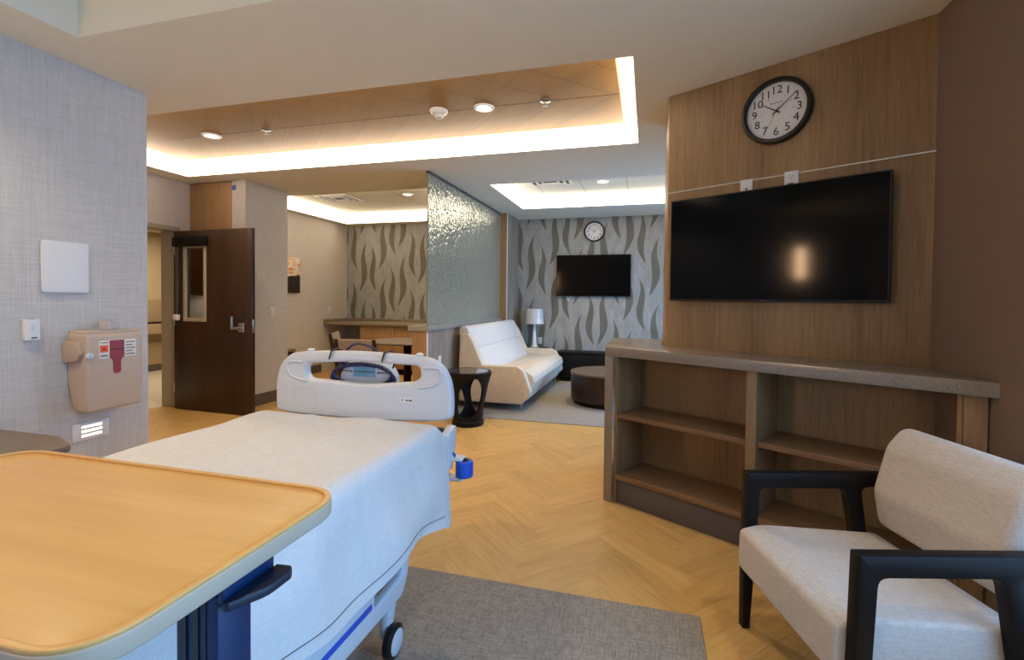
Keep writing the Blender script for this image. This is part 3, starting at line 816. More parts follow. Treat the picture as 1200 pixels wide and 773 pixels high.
# sheet: a draped cloth, modelled as a surface over the mattress
def sheet():
    top = .806; NX, NY = 90, 110
    y0, y1 = -.05, 2.012
    def surf(s, t):
        """s across (-1 left hem .. 1 right hem), t along (0 head .. 1 foot)"""
        y = y0+(y1-y0)*t
        half = (.478 if s > 0 else .488); sh = .045
        nz = noise.noise(Vector((s*2.3+4, t*5.0, 1.3)))
        wr = .004*math.sin(26*t+7*s+3*nz)+.012*nz*(1-abs(s)*.2)
        L = half+.338 if s > 0 else half+.30        # arc length to the hem
        d = abs(s)*L
        flat = half-sh
        arc = sh*PI/2
        sg = 1 if s > 0 else -1
        if d <= flat: x, z = d, top; nrm = (0, 1)
        elif d <= flat+arc:
            a = (d-flat)/sh; x, z = flat+sh*math.sin(a), top-sh+sh*math.cos(a); nrm = (math.sin(a), math.cos(a))
        else:
            q = d-flat-arc; fl = (.11 if sg > 0 else .30)
            x, z = half+q*fl+.012*math.sin(q*6), top-sh-q*.985; nrm = (1, 0)
            wr += .014*min(1, q/.2)*noise.noise(Vector((y*3.2, q*1.6+sg*5, 3.1)))+.006*min(1, q/.15)*math.sin(y*15-q*9)+.005*min(1, q/.1)*math.sin(y*6+q*19+2*nz)
            # the hem line slants back from the foot corner, wavy
            if sg > 0:
                lim = 1.0
                y = y-q*(.28+.55*max(0, q-.30)/.1)*max(0, (t-.45)/.55)**1.5
                z += .018*math.sin(y*9)*min(1, q/.3)-.03*min(1, q/.3)*max(0, (t-.6)/.4)
        x += nrm[0]*wr; z += nrm[1]*wr*.75
        # foot end: the cloth rolls down behind the footboard
        if t > .965:
            z -= (t-.965)/.035*.045 if d <= flat+arc else (t-.965)/.035*.02
        # soft ridges near the foot
        if nrm[1] > .5: z += .010*math.exp(-((t-.93)/.03)**2)*noise.noise(Vector((x*5, 2, 1)))+.006*math.exp(-((x-.18+.25*(1-t))/.03)**2)*t
        return (BX+sg*x, y, z)
    bm = bmesh.new()
    g = [[bm.verts.new(surf(-1+2*i/NX, j/NY)) for i in range(NX+1)] for j in range(NY+1)]
    for j in range(NY):
        for i in range(NX): bm.faces.new((g[j][i], g[j][i+1], g[j+1][i+1], g[j+1][i]))
    bmesh.ops.recalc_face_normals(bm, faces=bm.faces)
    loc = (BX, 1.0, .80)
    o = fin('bed_sheet', bm, M['sheet'], None, loc, 80)
    md = o.modifiers.new('thick', 'SOLIDIFY'); md.thickness = .003; md.offset = 1
    # stitched hem along the right drop
    bm = bmesh.new()
    hem = [Vector(surf(.955, j/NY))+Vector((.004, 0, 0)) for j in range(4, NY-3)]
    b_tube(bm, [h-Vector(loc) for h in hem], .0014, 6)
    fin('hem_stitch', bm, M['brownbag'], o, None, 80)
    return tag(o, 'white cotton sheet draped over the hospital bed', 'sheet')
sheet()
pw = thing('pillow', 'white pillow at the head of the bed under the table', 'pillow', (-1.16, .20, .838))
b = b_cushion(bmesh.new(), (0, 0, .07), (.33, .24, .075), .5)
for v in b.verts: v.co.z += .006*math.sin(v.co.x*22+v.co.y*9)
fin('cushion', b, M['pillow'], pw, ang=80)
tube('piping', [(p.x, p.y, p.z) for p in spline([(.30, -.22, .07), (.334, -.1, .075), (.336, .1, .075), (.30, .22, .07)], 6)], .006, M['brownbag'], pw, 8)

# mattress pump hung on the footboard
pm = thing('mattress_pump', 'pale blue white mattress pump with navy hoses hung on the footboard', 'pump', (-1.355, 2.15, .878))
bmx = plate(fillet([(-.145, -.10), (.145, -.10), (.15, .06), (.10, .135), (-.10, .135), (-.15, .06)], [.05, .05, .08, .06, .06, .08], 5), [], .10, .02, 3)
bmx.transform(Matrix.Translation((0, .03, .03)) @ Matrix.Rotation(PI/2, 4, 'X'))
fin('body', bmx, M['pumpwhite'], pm, ang=50)
box('display', (-.062, -.0215, .088), (.062, -.0195, .138), M['bluelabel'], pm, 0)
boxes('slot', [((-.125, -.0225, .112), (-.075, -.0195, .116)), ((-.055, -.0225, .111), (.06, -.0216, .115)), ((.075, -.0225, .110), (.125, -.0195, .114))], M['black'], pm, 0)
for x in (-.072, .075):
    lathe('screw', [(0, -.0225), (.004, -.0225), (.004, -.0195)], M['ink'], pm, 10, ctr=(x, 0, .11), axis='y')
for k_ in range(6):
    rx, rz = .158+.005*k_, .056+.003*k_
    pts = [(rx*math.cos(a)+.0, -.036+.006*math.sin(3*a+k_), .102-.005*k_+rz*math.sin(a)) for a in [2*PI*i/40 for i in range(40)]]
    tube('hose', pts, .0065, M['hose'], pm, 8, True)
tube('hose', [(p.x, p.y, p.z) for p in spline([(-.135, -.03, .13), (-.128, .0, .20), (-.08, .02, .245), (0, .02, .238), (.08, .0, .205), (.125, -.01, .185), (.16, .0, .20)], 8)], .006, M['hose'], pm, 8)
tube('hose', [(p.x, p.y, p.z) for p in spline([(-.155, -.04, .06), (-.19, -.05, .05), (-.10, -.055, .025), (.05, -.055, .02), (.14, -.04, .05)], 8)], .008, M['hose'], pm, 8)
for x in (-.107, .178):
    tube('strap', [(x-.008, -.142, .185), (x, -.135, .226), (x+.004, -.09, .232), (x+.006, -.06, .22), (x+.004, -.05, .16), (x*.9, -.022, .14)], .0045, M['black'], pm, 8)

# ================================================================= OVERBED TABLE
ot = thing('overbed_table', 'maple laminate overbed table on a dark blue column', 'table', (-.613, .569, 0))
ox0, oy0 = -.613, .569
def tloop(i, r):
    return fillet([(-1.41-ox0+i, .335-oy0+i), (-.540-ox0-i, .335-oy0+i), (-.540-ox0-i, .792-oy0-i), (-1.41-ox0+i, .792-oy0-i)], r, 12)
prism('tabletop', tloop(.0, .085), 'z', .967, .994, M['tablewood'], ot, .004, 2)
rb = plate(tloop(.0, .085), [tloop(.010, .075)], .006, .002, 2); rb.transform(Matrix.Translation((0, 0, .9955)))
fin('rim', rb, M['tablewood'], ot, ang=50)
eb = plate(tloop(-.0015, .0865), [tloop(.006, .079)], .026, .003, 2); eb.transform(Matrix.Translation((0, 0, .9805)))
fin('edge_band', eb, M['mapleedge'], ot, ang=50)
box('column', (-.039, -.031, .055), (.039, .031, .938), M['slate'], ot, .006, 2)
boxes('column_groove', [((-.028, -.0335, .06), (-.016, -.0312, .94)), ((-.004, -.0335, .06), (.006, -.0312, .94)), ((.016, -.033, .06), (.019, -.0312, .94))], M['black'], ot, 0)
box('head_bracket', (-.2, -.05, .9385), (.035, .075, .9665), M['slate_dark'], ot, .006)
box('lever_housing', (.0355, -.03, .926), (.047, .068, .9665), M['slate'], ot, .004)
bm = bmesh.new(); b_prism(bm, fillet([(.0475, -.034), (.058, -.032), (.083, .015), (.084, .062), (.074, .075), (.0475, .072)], [.004, .006, .05, .012, .01, .004], 6), 'z', .920, .934, .003, 2)
fin('height_lever', bm, M['slate_dark'], ot, ang=50)
boxes('base', [((-.75, -.03, .04), (.05, .03, .075)), ((-.78, -.24, .04), (-.73, .24, .075)), ((.02, -.24, .04), (.07, .24, .075))], M['slate_dark'], ot, .01, 2)
for x in (-.755, .045):
    for y in (-.21, .21):
        lathe('caster', [(0, -.014), (.02, -.014), (.026, -.008), (.026, .008), (.02, .014), (0, .014)], M['black'], ot, 18, ctr=(x, y, .0335), axis='x')

# ================================================================= BOOKCASE UNDER THE MEDIA WALL (local: x along, y into the wall)
n0 = 2.752
CB = aw(-.95, n0, 0)
bc = thing('bookcase', 'low brown open bookcase with stone top under the angled wall', 'bookcase', CB, -PI/6)
def L2(x, y):       # world -> bookcase local
    v = R30.inverted() @ Vector((x-CB[0], y-CB[1], 0)); return (v.x, v.y)
def bpoly(name, pts, z0, z1, mat, bev=.003):
    return prism(name, [L2(*p) for p in pts], 'z', z0, z1, mat, bc, bev)
fl = aw(-1.898, n0-.005); fr = (1.3445, 2.357)
topp = [(fl[0], fl[1]), (fr[0], fr[1]), (1.3445, 2.845), aw(-.25, 3.139)[:2], aw(-1.655, 3.139)[:2], (.121, 3.60), (.121, 4.12), (fl[0], 4.12)]
bpoly('countertop', topp, .985, 1.046, M['quartz'], .003)
# left end slab, following the straight side of the counter
bpoly('end_panel', [(fl[0], fl[1]), tuple(aw(-1.835, n0-.005)[:2]), (fl[0]+.063, 4.12), (fl[0], 4.12)], 0, .9845, M['quartz'], .002)
def bb(name, a0, a1, d0, d1, z0, z1, mat, r=.003, parent=bc):
    return box(name, (a0+.95, d0, z0), (a1+.95, d1, z1), mat, parent, r)
bb('back_panel', -1.834, -.06, .345, .36, .0, .9845, M['walnut'])
bb('side_panel', -1.834, -1.815, .015, .344, .0, .9845, M['walnut'])
bb('divider', -.985, -.930, .0, .344, .0, .9845, M['walnut'])
bpoly('shelf', [aw(-1.814, n0+.022)[:2], aw(-.986, n0+.022)[:2], aw(-.986, n0+.342)[:2], aw(-1.814, n0+.342)[:2]], .572, .604, M['walnut_h'])
bpoly('shelf', [aw(-1.814, n0+.005)[:2], aw(-.986, n0+.005)[:2], aw(-.986, n0+.342)[:2], aw(-1.814, n0+.342)[:2]], .165, .20, M['walnut_h'])
bpoly('shelf', [aw(-.929, n0+.022)[:2], aw(-.142, n0+.022)[:2], aw(-.142, n0+.342)[:2], aw(-.929, n0+.342)[:2]], .572, .604, M['walnut_h'])
bpoly('shelf', [aw(-.929, n0+.005)[:2], aw(-.142, n0+.005)[:2], aw(-.142, n0+.342)[:2], aw(-.929, n0+.342)[:2]], .165, .20, M['walnut_h'])
bb('side_panel', -.14, -.12, .006, .344, .0, .9845, M['walnut'])
bb('end_post', -.119, -.045, .0, .04, .0, .9845, M['walnut'])
bb('toe_kick', -1.812, -.986, .03, .045, .0, .164, M['base']); bb('toe_kick', -.929, -.141, .03, .045, .0, .164, M['base'])

def screw(r): return [(0, .001), (r, .001), (r, 0)]
# large television
tv = thing('television', 'large wall mounted flat television on the wood media wall', 'television', aw(-1.015, 3.141, 1.695), -PI/6)
box('housing', (-.597, -.062, -.337), (.597, -.03, .337), M['black'], tv, .004)
box('screen', (-.588, -.0635, -.322), (.588, -.0621, .329), M['screen'], tv, 0)
box('badge', (-.02, -.0638, -.332), (.02, -.0622, -.327), M['base'], tv, 0)
box('wall_mount', (-.25, -.0295, -.2), (.25, -.001, .2), M['black'], tv, .003)
# round clock
def clock(name, label, loc, rot, R, group, hour, minute, sec):
    ck = thing(name, label, 'clock', loc, rot, group)
    lathe('rim', [(R*.86, -.012), (R*.86, -.036), (R*.90, -.045), (R*.97, -.042), (R, -.028), (R, -.002), (R*.9, -.001)], M['black'], ck, 56, axis='y')
    lathe('dial', [(0, -.012), (R*.875, -.012)], M['white'], ck, 56, axis='y')
    RX = Matrix.Rotation(PI/2, 4, 'X')
    for h in range(1, 13):
        a = PI/2-h*PI/6; r = R*.635
        me = text_bm(str(h), R*.34, Matrix.Translation((r*math.cos(a), -.0135, r*math.sin(a))) @ RX)
        me.name = 'numeral'; link('numeral', me, M['ink'], ck)
    for i in range(12):
        a = i*PI/6; lathe('dial_dot', [(0, -.0135), (R*.012, -.0135), (R*.012, -.0125)], M['ink'], ck, 8, ctr=(R*.46*math.cos(a), 0, R*.46*math.sin(a)), axis='y')
    x = -.10; bm = bmesh.new()
    for wd, hh in ((.022, .03), (.02, .022), (.02, .022), (.022, .03), (.018, .022), (.02, .03)):
        b_box(bm, (x*R*1.6, -.0136, R*(.235)), ((x+wd*.8)*R*1.6, -.0126, R*(.235+hh*1.4))); x += .036
    fin('dial_logo', bm, M['ink'], ck)
    def hand(nm, ang, ln, w, mat, y, tail):
        u = Vector((math.sin(ang), 0, math.cos(ang))); v = Vector((math.cos(ang), 0, -math.sin(ang)))
        bm = bmesh.new()
        q = [u*ln+v*w*.4, u*ln-v*w*.4, -u*tail-v*w, -u*tail+v*w]
        lo = [bm.verts.new(p+Vector((0, y, 0))) for p in q]; hi = [bm.verts.new(p+Vector((0, y-.001, 0))) for p in q]
        bm.faces.new(lo); bm.faces.new(hi)
        for i in range(4): bm.faces.new((lo[i], lo[(i+1) % 4], hi[(i+1) % 4], hi[i]))
        fin(nm, bm, mat, ck)
    ma = minute/60*2*PI; ha = (hour+minute/60)/12*2*PI
    hand('hour_hand', ha, R*.50, R*.022, M['black'], -.0155, R*.12); hand('minute_hand', ma, R*.76, R*.016, M['black'], -.0175, R*.14)
    hand('second_hand', sec/60*2*PI, R*.45, R*.006, M['redink'], -.0195, R*.18)
    lathe('hub', [(0, -.022), (R*.025, -.022), (R*.025, -.0125)], M['ink'], ck, 14, axis='y')
    return ck
clock('wall_clock', 'black rimmed round clock above the large television', aw(-.978, 3.140, 2.483), -PI/6, .192, 'black rimmed round wall clocks', 10, 8.5, 34)
clock('wall_clock', 'black rimmed round clock above the far television on the reed wall', (-.887, 8.369, 2.522), 0, .175, 'black rimmed round wall clocks', 10, 8.5, 34)
# plates above the tv
p1 = thing('cable_plate', 'small metal cable plate just above the large television', 'wall plate', aw(-1.143, 3.1405, 2.052), -PI/6)
box('plate', (-.036, -.007, -.058), (.036, 0, .058), M['metalwhite'], p1, .002)
lathe('jack', [(0, -.012), (.005, -.012), (.007, -.007)], M['black'], p1, 12, axis='y')
p2 = thing('power_outlet', 'white outlet plate just above the large television', 'outlet', aw(-.893, 3.1405, 2.057), -PI/6)
box('plate', (-.037, -.007, -.06), (.037, 0, .06), M['white'], p2, .002)
def outlet_face(root, y=-.0078):
    bm = bmesh.new()
    for z in (.028, -.028):
        b_box(bm, (-.010, y-.0006, z), (-.007, y, z+.011)); b_box(bm, (.007, y-.0006, z), (.010, y, z+.009))
        b_lathe(bm, [(0, y-.0006), (.003, y-.0006), (.003, y)], 8, (0, 0, z-.009), 'y')
    fin('slots', bm, M['ink'], root)
outlet_face(p2)
tag_plug = box('plug', (-.018, -.0285, -.05), (.018, -.0082, -.012), M['black'], p2, .006)

# ================================================================= ARMCHAIR (local: x along its width, y backwards)
ac = thing('armchair', 'oatmeal upholstered armchair with black wooden arms on the right', 'armchair', (.4135, 2.227, 0), math.atan2(-.964, .267))
def cush(name, c, h, e, mat, rot=0, piv=(0, 0, 0), par=ac):
    bm = b_cushion(bmesh.new(), c, h, e, 56, 32)
    if rot: bm.transform(Matrix.Translation(piv) @ Matrix.Rotation(rot, 4, 'X') @ Matrix.Translation(-Vector(piv)))
    return fin(name, bm, mat, par, ang=80)
def seatpad():
    pts = fillet([(-.055, .268), (-.052, .425), (.03, .445), (.50, .415), (.52, .40), (.52, .27)], [.02, .028, .2, .02, .02, .02], 6)
    bm = b_prism(bmesh.new(), pts, 'x', .047, .648, .018, 3)
    return fin('seat', bm, M['chairfab'], ac, ang=50)
seatpad()
def backpad():
    pts = fillet([(.485, .465), (.46, .61), (.51, .79), (.58, .872), (.665, .83), (.63, .60), (.575, .455)], [.05, .12, .12, .06, .06, .1, .05], 8)
    bm = b_prism(bmesh.new(), pts, 'x', .075, .63, .045, 6)
    return fin('backrest', bm, M['chairfab'], ac, ang=60)
backpad()
for x0, x1 in ((.0, .045), (.65, .695)):
    u = [(-.026, .30), (-.017, .652), (.62, .652), (.62, .606), (.452, .596), (.495, .30), (.442, .30), (.392, .590), (.036, .590), (.022, .30)]
    prism('armrest', fillet(u, [0, .006, .01, .01, .03, 0, 0, .05, .03, 0], 6), 'x', x0, x1, M['blackwood'], ac, .004)
    prism('leg', [(-.026, .2995), (.022, .2995), (.004, .0), (-.024, .0)], 'x', x0+.002, x1-.002, M['blackwood'], ac, .003)
    prism('leg', [(.442, .2995), (.495, .2995), (.575, .0), (.54, .0)], 'x', x0+.002, x1-.002, M['blackwood'], ac, .003)
boxes('seat_rail', [((.0455, .0, .225), (.6495, .03, .267)), ((.0455, .455, .225), (.6495, .49, .267)), ((.06, .05, .235), (.635, .44, .267))], M['blackwood'], ac)
boxes('back_rail', [((.0455, .57, .60), (.6495, .60, .645))], M['blackwood'], ac)

# ================================================================= LOUNGE
sf = thing('sofa', 'cream sofa with a white headrest band along the half wall', 'sofa', (-1.85, 6.8, 0))
sx, sy = -1.85, 6.8
armp = [(-2.245, .09), (-2.255, .52), (-2.235, .925), (-2.135, .93), (-2.085, .86), (-1.94, .545), (-1.50, .548), (-1.425, .50), (-1.335, .26), (-1.335, .21), (-1.445, .09)]
armr = [.02, .3, .03, .03, .04, .04, .06, .06, .03, .03, .03]
for ya, yb in ((5.63, 5.745), (7.83, 7.945)):
    prism('arm', [(x-sx, z) for x, z in fillet(armp, armr, 6)], 'y', ya-sy, yb-sy, M['sofa'], sf, .018, 3)
ya, yb = 5.746-sy, 7.829-sy
seatp = fillet([(-2.2, .12), (-2.2, .40), (-1.85, .455), (-1.43, .485), (-1.325, .42), (-1.31, .34), (-1.40, .12)], [.02, .02, .05, .06, .06, .05, .03], 6)
prism('seat', [(x-sx, z) for x, z in seatp], 'y', ya, yb, M['sofa'], sf, .01, 2)
backp = fillet([(-2.25, .38), (-2.26, .75), (-2.07, .745), (-1.905, .44), (-1.95, .38)], [.02, .02, .02, .03, .02], 5)
prism('back', [(x-sx, z) for x, z in backp], 'y', ya, yb, M['sofa_white'], sf, .012, 2)
headp = fillet([(-2.262, .725), (-2.262, .985), (-2.235, 1.018), (-2.16, 1.005), (-2.05, .725)], [.01, .03, .03, .05, .03], 5)
prism('headrest', [(x-sx, z) for x, z in headp], 'y', 5.68-sy, 7.90-sy, M['sofa_white'], sf, .015, 3)
for x in (-1.455, -2.18):
    for y in (5.68, 7.89):
        lathe('leg', [(0, 0), (.011, 0), (.018, .09), (0, .09)], M['chrome'], sf, 14, ctr=(x-sx, y-sy, .0068))

et = thing('end_table', 'dark square end table in the corner behind the sofa', 'table', (-1.86, 8.165, 0))
box('top', (-.2, -.19, .50), (.2, .19, .535), M['espresso'], et, .005)
for x in (-.17, .17):
    for y in (-.16, .16): box('leg', (x-.02, y-.02, 0), (x+.02, y+.02, .4995), M['espresso'], et, .003)
lp = thing('table_lamp', 'white table lamp with drum shade in plastic wrap behind the sofa', 'lamp', (-1.865, 8.13, .536))
lathe('base', [(0, 0), (.075, 0), (.078, .008), (.05, .02), (.045, .03), (.018, .40), (0, .40)], M['white'], lp, 24)
lathe('harp', [(.006, .40), (.006, .45), (0, .45)], M['chrome'], lp, 12)
def shade():
    bm = bmesh.new(); n = 64; rings = []
    for j in range(9):
        t = j/8; r = .168-.022*t; ring = []
        for i in range(n):
            a = 2*PI*i/n
            rr_ = r*(1+.012*noise.noise(Vector((math.cos(a)*3, math.sin(a)*3, t*4))))
            ring.append(bm.verts.new((rr_*math.cos(a), rr_*math.sin(a), .405+.255*t)))
        rings.append(ring)
    for A, B in zip(rings, rings[1:]):
        for i in range(n): bm.faces.new((A[i], A[(i+1) % n], B[(i+1) % n], B[i]))
    o = fin('lamp_shade', bm, M['shade'], lp, ang=80); md = o.modifiers.new('thick', 'SOLIDIFY'); md.thickness = .004
shade()

cs = thing('console', 'low black media console under the far television', 'console', (-.55, 8.17, 0))
box('top', (-.90, -.185, .462), (.90, .19, .492), M['blackwood'], cs, .003)
box('body', (-.87, -.165, .06), (.87, .185, .4615), M['blackwood'], cs, .003)
for x in (-.58, 0, .58):
    d = box('cabinet_door', (x-.285, -.178, .08), (x+.285, -.1655, .445), M['blackwood'], cs, .003)
box('plinth', (-.84, -.14, 0), (.84, .18, .0595), M['blackwood'], cs, .002)

om = thing('drum_table', 'round dark wood drum table on the lounge rug', 'table', (-.47, 6.52, .0065))
lathe('body', [(0, .055), (.50, .055), (.505, .06), (.505, .375), (.50, .38), (0, .38)], M['espresso'], om, 72)
lathe('top', [(0, .3805), (.507, .3805), (.512, .386), (.512, .405), (.506, .412), (0, .412)], M['drumtop'], om, 72)
lathe('plinth', [(0, 0), (.465, 0), (.465, .0545), (0, .0545)], M['blackwood'], om, 64)

st = thing('side_table', 'dark sculpted side table with glass top beside the sofa', 'table', (-1.86, 4.935, 0))
lathe('base', [(0, 0), (.165, 0), (.172, .008), (.172, .05), (.165, .058), (.11, .062), (.10, .058), (0, .058)], M['blackwood'], st, 48)
lathe('rim', [(.205, .515), (.245, .525), (.252, .55), (.252, .572), (.238, .582), (.218, .578), (.205, .572)], M['blackwood'], st, 48)
bm = bmesh.new(); b_lathe(bm, [(0, .574), (.216, .574), (.216, .5805), (0, .5805)], 48)
k = NT('smoked_glass'); k.col(lin(60, 62, 64)); k.set(.06, 0, .6); M['smoke'] = k.m
fin('glass_top', bm, M['smoke'], st)
for kk in range(3):
    a0 = math.radians(-5+120*kk)
    bm = bmesh.new(); NI, NJ = 8, 20; th = .028
    gi, go = [], []
    for j in range(NJ+1):
        t = j/NJ; z = .05+.475*t
        rad = .160+.082*t-.012*math.sin(PI*t)
        hw = .23+(.75*((.4-t)/.4)**2.4 if t < .4 else .75*((t-.4)/.6)**2.6)
        sk = .5*(t-.5)
        ri, ro = [], []
        for i in range(NI+1):
            a = a0+sk+hw*(2*i/NI-1)
            ri.append(bm.verts.new(((rad-th)*math.cos(a), (rad-th)*math.sin(a), z))); ro.append(bm.verts.new((rad*math.cos(a), rad*math.sin(a), z)))
        gi.append(ri); go.append(ro)
    for j in range(NJ):
        for i in range(NI):
            bm.faces.new((go[j][i], go[j][i+1], go[j+1][i+1], go[j+1][i])); bm.faces.new((gi[j][i+1], gi[j][i], gi[j+1][i], gi[j+1][i+1]))
        bm.faces.new((gi[j][0], go[j][0], go[j+1][0], gi[j+1][0])); bm.faces.new((go[j][NI], gi[j][NI], gi[j+1][NI], go[j+1][NI]))
    fin('leg', bm, M['blackwood'], st, ang=50)

t2 = thing('television', 'smaller flat television on the reed wall in the lounge', 'television', (-.898, 8.369, 1.772))
box('housing', (-.627, -.055, -.354), (.627, -.025, .354), M['black'], t2, .004)
box('screen', (-.617, -.0565, -.342), (.617, -.0551, .345), M['screen'], t2, 0)
box('wall_mount', (-.25, -.0245, -.2), (.25, 0, .2), M['black'], t2, .003)
tube('cable', [(p.x, p.y, p.z) for p in spline([(-.45, -.02, -.33), (-.44, -.012, -.40), (-.42, -.012, -.43), (-.40, -.02, -.36)], 6)], .006, M['white'], t2, 8)
for nm, loc in (('white outlet plate low on the reed wall behind the lamp', (-1.815, 8.3695, .632)),):
    o = thing('power_outlet', nm, 'outlet', loc); box('plate', (-.037, -.007, -.06), (.037, 0, .06), M['white'], o, .002); outlet_face(o)
o = thing('power_outlet', 'white outlet plate on the striped half wall beside the side table', 'outlet', (-2.3345, 5.23, .63), PI/2)
box('plate', (-.037, -.007, -.06), (.037, 0, .06), M['white'], o, .002); outlet_face(o)

tag(fin('lounge_rug', b_box(bmesh.new(), (-2.30, 5.235, .0005), (1.2, 7.86, .0065), .002, 1), M['rug2'], None, (-.5, 6.5, 0)), 'pale grey carpet under the sofa and drum table', 'rug')
tag(fin('bedside_rug', b_box(bmesh.new(), (-2.6, -2.3, .0005), (.236, 2.205, .0065), .002, 1), M['rug'], None, (-1.2, 0, 0)), 'dark grey woven carpet beneath the hospital bed', 'rug')

# ================================================================= DINING NOOK AND KITCHENETTE
kc = thing('kitchen_counter', 'taupe countertop along the reed wall of the dining nook', 'countertop', (-4.1, 7.98, .85))
box('worktop', (-1.615, -.345, .012), (1.62, .385, .062), M['kitchen'], kc, .004)
box('backsplash', (-1.615, .366, .0625), (1.62, .386, .11), M['kitchen'], kc, .002)
box('side_splash', (-1.617, -.34, .0625), (-1.597, .365, .11), M['kitchen'], kc, .002)
for i, (a, b) in enumerate(((-4.98, -4.3), (-4.298, -3.6), (-3.598, -2.52))):
    cbx = thing('base_cabinet', ('oak base cabinet at the left under the taupe countertop', 'oak base cabinet in the middle under the taupe countertop', 'oak base cabinet at the right under the taupe countertop')[i], 'cabinet', ((a+b)/2, 7.98, 0), 0, 'oak base cabinets')
    w = (b-a)/2
    box('body', (-w+.001, -.28, .1), (w-.001, .384, .8615), M['oak'], cbx, .002)
    d = box('cabinet_door', (-w+.004, -.30, .11), (w-.004, -.2805, .855), M['oak'], cbx, .002)
    box('door_handle', (w-.07, -.315, .68), (w-.055, -.3005, .80), M['chrome'], d, .003)
    box('toe_kick', (-w+.001, -.22, 0), (w-.001, .38, .0995), M['blackwood'], cbx, 0)
dt = thing('dining_table', 'round brown dining table in the nook beyond the footboard', 'table', (-3.35, 6.38, 0))
lathe('tabletop', [(0, .715), (.53, .715), (.545, .725), (.545, .738), (.535, .745), (0, .745)], M['tabletop_grey'], dt, 64)
lathe('pedestal', [(0, .03), (.06, .03), (.05, .35), (.06, .68), (.2, .7145), (0, .7145)], M['blackwood'], dt, 32)
lathe('foot_plate', [(0, 0), (.30, 0), (.30, .015), (.06, .0295), (0, .0295)], M['blackwood'], dt, 40)

def dining_chair(label, x, y, rz):
    c = thing('dining_chair', label, 'chair', (x, y, 0), rz, 'tan dining chairs around the round table')
    # faces +y; the origin is under the middle of the seat
    box('seat', (-.225, -.22, .43), (.225, .23, .485), M['dinefab'], c, .018, 3)
    boxes('seat_frame', [((-.215, -.215, .385), (.215, .215, .4295))], M['espresso'], c, .004)
    prism('backrest', fillet([(-.262, .57), (-.335, .84), (-.305, .852), (-.235, .58)], .012, 4), 'x', -.235, .235, M['dinefab'], c, .006)
    for s in (-1, 1):
        prism('leg', fillet([(-.245, 0), (-.20, .44), (-.225, .56), (-.31, .85), (-.345, .85), (-.285, .50), (-.25, .40), (-.285, 0)], .01, 3), 'x', s*.257-.018, s*.257+.018, M['espresso'], c, .004)
        prism('leg', [(.17, .43), (.22, .43), (.235, 0), (.20, 0)], 'x', s*.257-.018, s*.257+.018, M['espresso'], c, .004)
    return c
dining_chair('tan dining chair nearest the bed, its back turned to the room', -3.46, 5.53, math.radians(2))
dining_chair('tan dining chair at the left of the round table', -4.13, 6.29, math.radians(-66))
dining_chair('tan dining chair on the far side of the table, half hidden by the oak panel', -3.12, 7.05, math.radians(160))

ar = thing('picture', 'sunset picture with orange sky and dark hill in the dining nook', 'picture', (-5.719, 6.66, 1.432))
box('canvas', (.0, -.325, 0), (.032, .325, .579), M['artmat'], ar, .003)
for nm, loc, rz in (('white light switch on the grey wall beside the open door', (-4.6695, 5.204, 1.163), PI/2), ('white light switch above the counter in the dining nook', (-5.7195, 7.79, 1.127), PI/2)):
    o = thing('light_switch', nm, 'light switch', loc, rz, 'white light switches')
    box('plate', (-.036, -.006, -.06), (.036, 0, .06), M['white'], o, .002)
    box('rocker', (-.017, -.011, -.034), (.017, -.0062, .034), M['offwhite'], o, .002)
bn = thing('wall_bench', 'small brown topped bench against the dining nook wall', 'bench', (-5.658, 6.38, 0))
box('top', (-.06, -.40, .468), (.06, .40, .51), M['kitchen'], bn, .004)
boxes('leg', [((-.055, -.38, 0), (.05, -.34, .4675))], M['tabletop_grey'], bn); boxes('leg', [((-.055, .34, 0), (.05, .38, .4675))], M['tabletop_grey'], bn)

# wall lamp by the bed head (it shows as the warm glint in the television)
wl = thing('wall_lamp', 'warm lit wall lamp on the headwall by the bed head', 'lamp', (-3.389, -1.1, 1.98))
box('back_plate', (0, -.09, -.30), (.02, .09, .30), M['chrome'], wl, .004)
prism('diffuser', rr(.12, .5, .05), 'x', .021, .09, M['sconce'], wl, .02, 3)

# ================================================================= WINDOW AND LIGHT
def window(n, yc, half, label, energy):
    wd = thing('window_%d' % n, label, 'window', (1.45, yc, .30), kind='structure')
    boxes('frame', [((-.04, -half, 0), (.04, -half+.06, 2.15)), ((-.04, half-.06, 0), (.04, half, 2.15)), ((-.04, -half+.06, 0), (.04, half-.06, .06)), ((-.04, -half+.06, 2.09), (.04, half-.06, 2.15)), ((-.04, -.03, .06), (.04, .03, 2.09))], M['chrome'], wd)
    al = bpy.data.lights.new('daylight', 'AREA'); al.shape = 'RECTANGLE'; al.size = 2.0; al.size_y = half*2-.15; al.energy = energy; al.color = (.10, .45, 1.0); al.spread = 2.4
    ao = bpy.data.objects.new('window_daylight', al); COL.objects.link(ao); ao.location = (1.53, yc, 1.37); ao.rotation_euler = (0, PI/2-.42, 0)
window(1, .06, 1.96, 'large window in the right wall beside the bed head', 19.5)
window(2, 6.35, 1.4, 'window in the right wall of the lounge', 24)
downlight(-1.5, .5, 'added unseen downlight over the bed in the bedside recess', 9, 3.249)  # out-of-view lamp added to warm the bed and tabletop
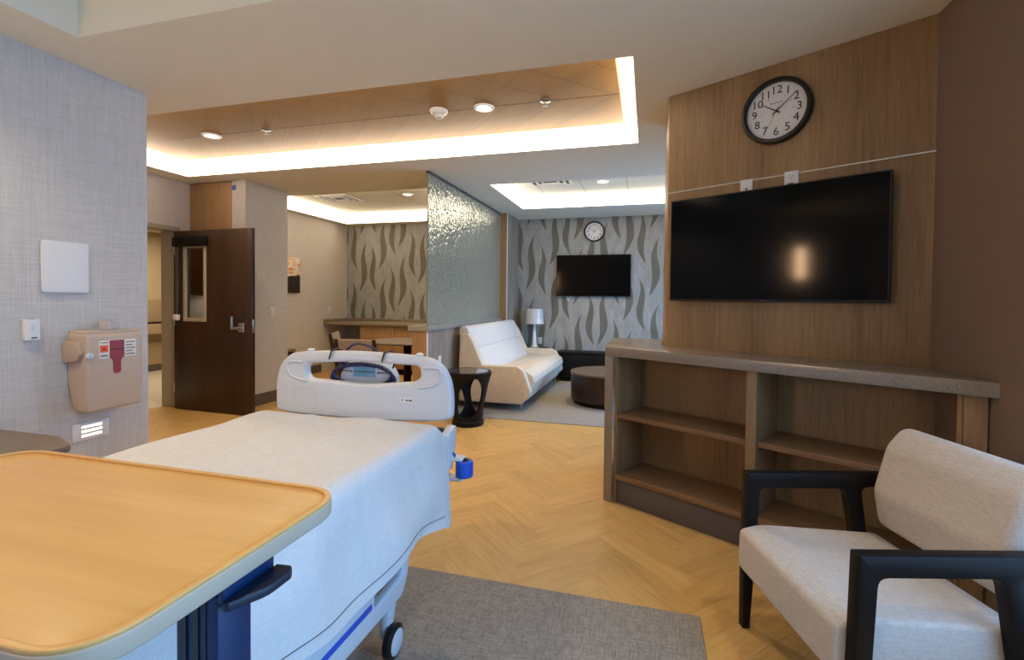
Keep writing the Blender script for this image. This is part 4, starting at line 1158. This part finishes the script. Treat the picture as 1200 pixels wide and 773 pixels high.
downlight(-2.65, 1.0, 'added unseen downlight brightening the headwall from the bedside recess', 54, 3.249)  # fill lamp added out of view to wash the headwall with warm light
downlight(.88, 1.75, 'added unseen downlight brightening the armchair', 16, H-.001, .95)  # narrow beam put in to brighten the chair, fixture is out of view
downlight(-.15, .6, 'added unseen downlight over the bedside rug', 22, H-.001)  # extra out-of-view lamp, warm fill for the near zone
cl = bpy.data.lights.new('corridor', 'AREA'); cl.size = 1.2; cl.energy = 24; cl.color = (1, .84, .62)
co = bpy.data.objects.new('corridor_light', cl); COL.objects.link(co); co.location = (-7.2, 6.0, 2.45)
w = bpy.data.worlds.new('sky'); SC.world = w; w.use_nodes = True
w.node_tree.nodes['Background'].inputs[0].default_value = (.45, .66, 1, 1); w.node_tree.nodes['Background'].inputs[1].default_value = 1.0

# ================================================================= CAMERA
f, yaw, pitch, roll, cy = 569.02, .271848, -.019772, .009369, 361.56
Fv = Vector((-math.sin(yaw)*math.cos(pitch), math.cos(yaw)*math.cos(pitch), math.sin(pitch)))
rv = Vector((math.cos(yaw), math.sin(yaw), 0)); uv_ = rv.cross(Fv)
R2 = rv*math.cos(roll)+uv_*math.sin(roll); U2 = R2.cross(Fv)
cam = bpy.data.cameras.new('camera'); cam.sensor_width = 36; cam.lens = f*36/1200; cam.shift_y = -(386.5-cy)/1200; cam.clip_start = .02
camo = bpy.data.objects.new('camera', cam); COL.objects.link(camo)
camo.matrix_world = Matrix(((R2.x, U2.x, -Fv.x, 0), (R2.y, U2.y, -Fv.y, 0), (R2.z, U2.z, -Fv.z, 1.36), (0, 0, 0, 1)))
SC.camera = camo
vs = SC.view_settings; vs.view_transform = 'Standard'; vs.look = 'None'; vs.gamma = 1; vs.use_curve_mapping = False; vs.exposure = 1.17
SC.cycles.max_bounces = 10; SC.cycles.diffuse_bounces = 6; SC.cycles.glossy_bounces = 4; SC.cycles.transmission_bounces = 8
SC.cycles.caustics_reflective = False; SC.cycles.caustics_refractive = False
SC.cycles.sample_clamp_indirect = 6
SC.cycles.use_denoising = True
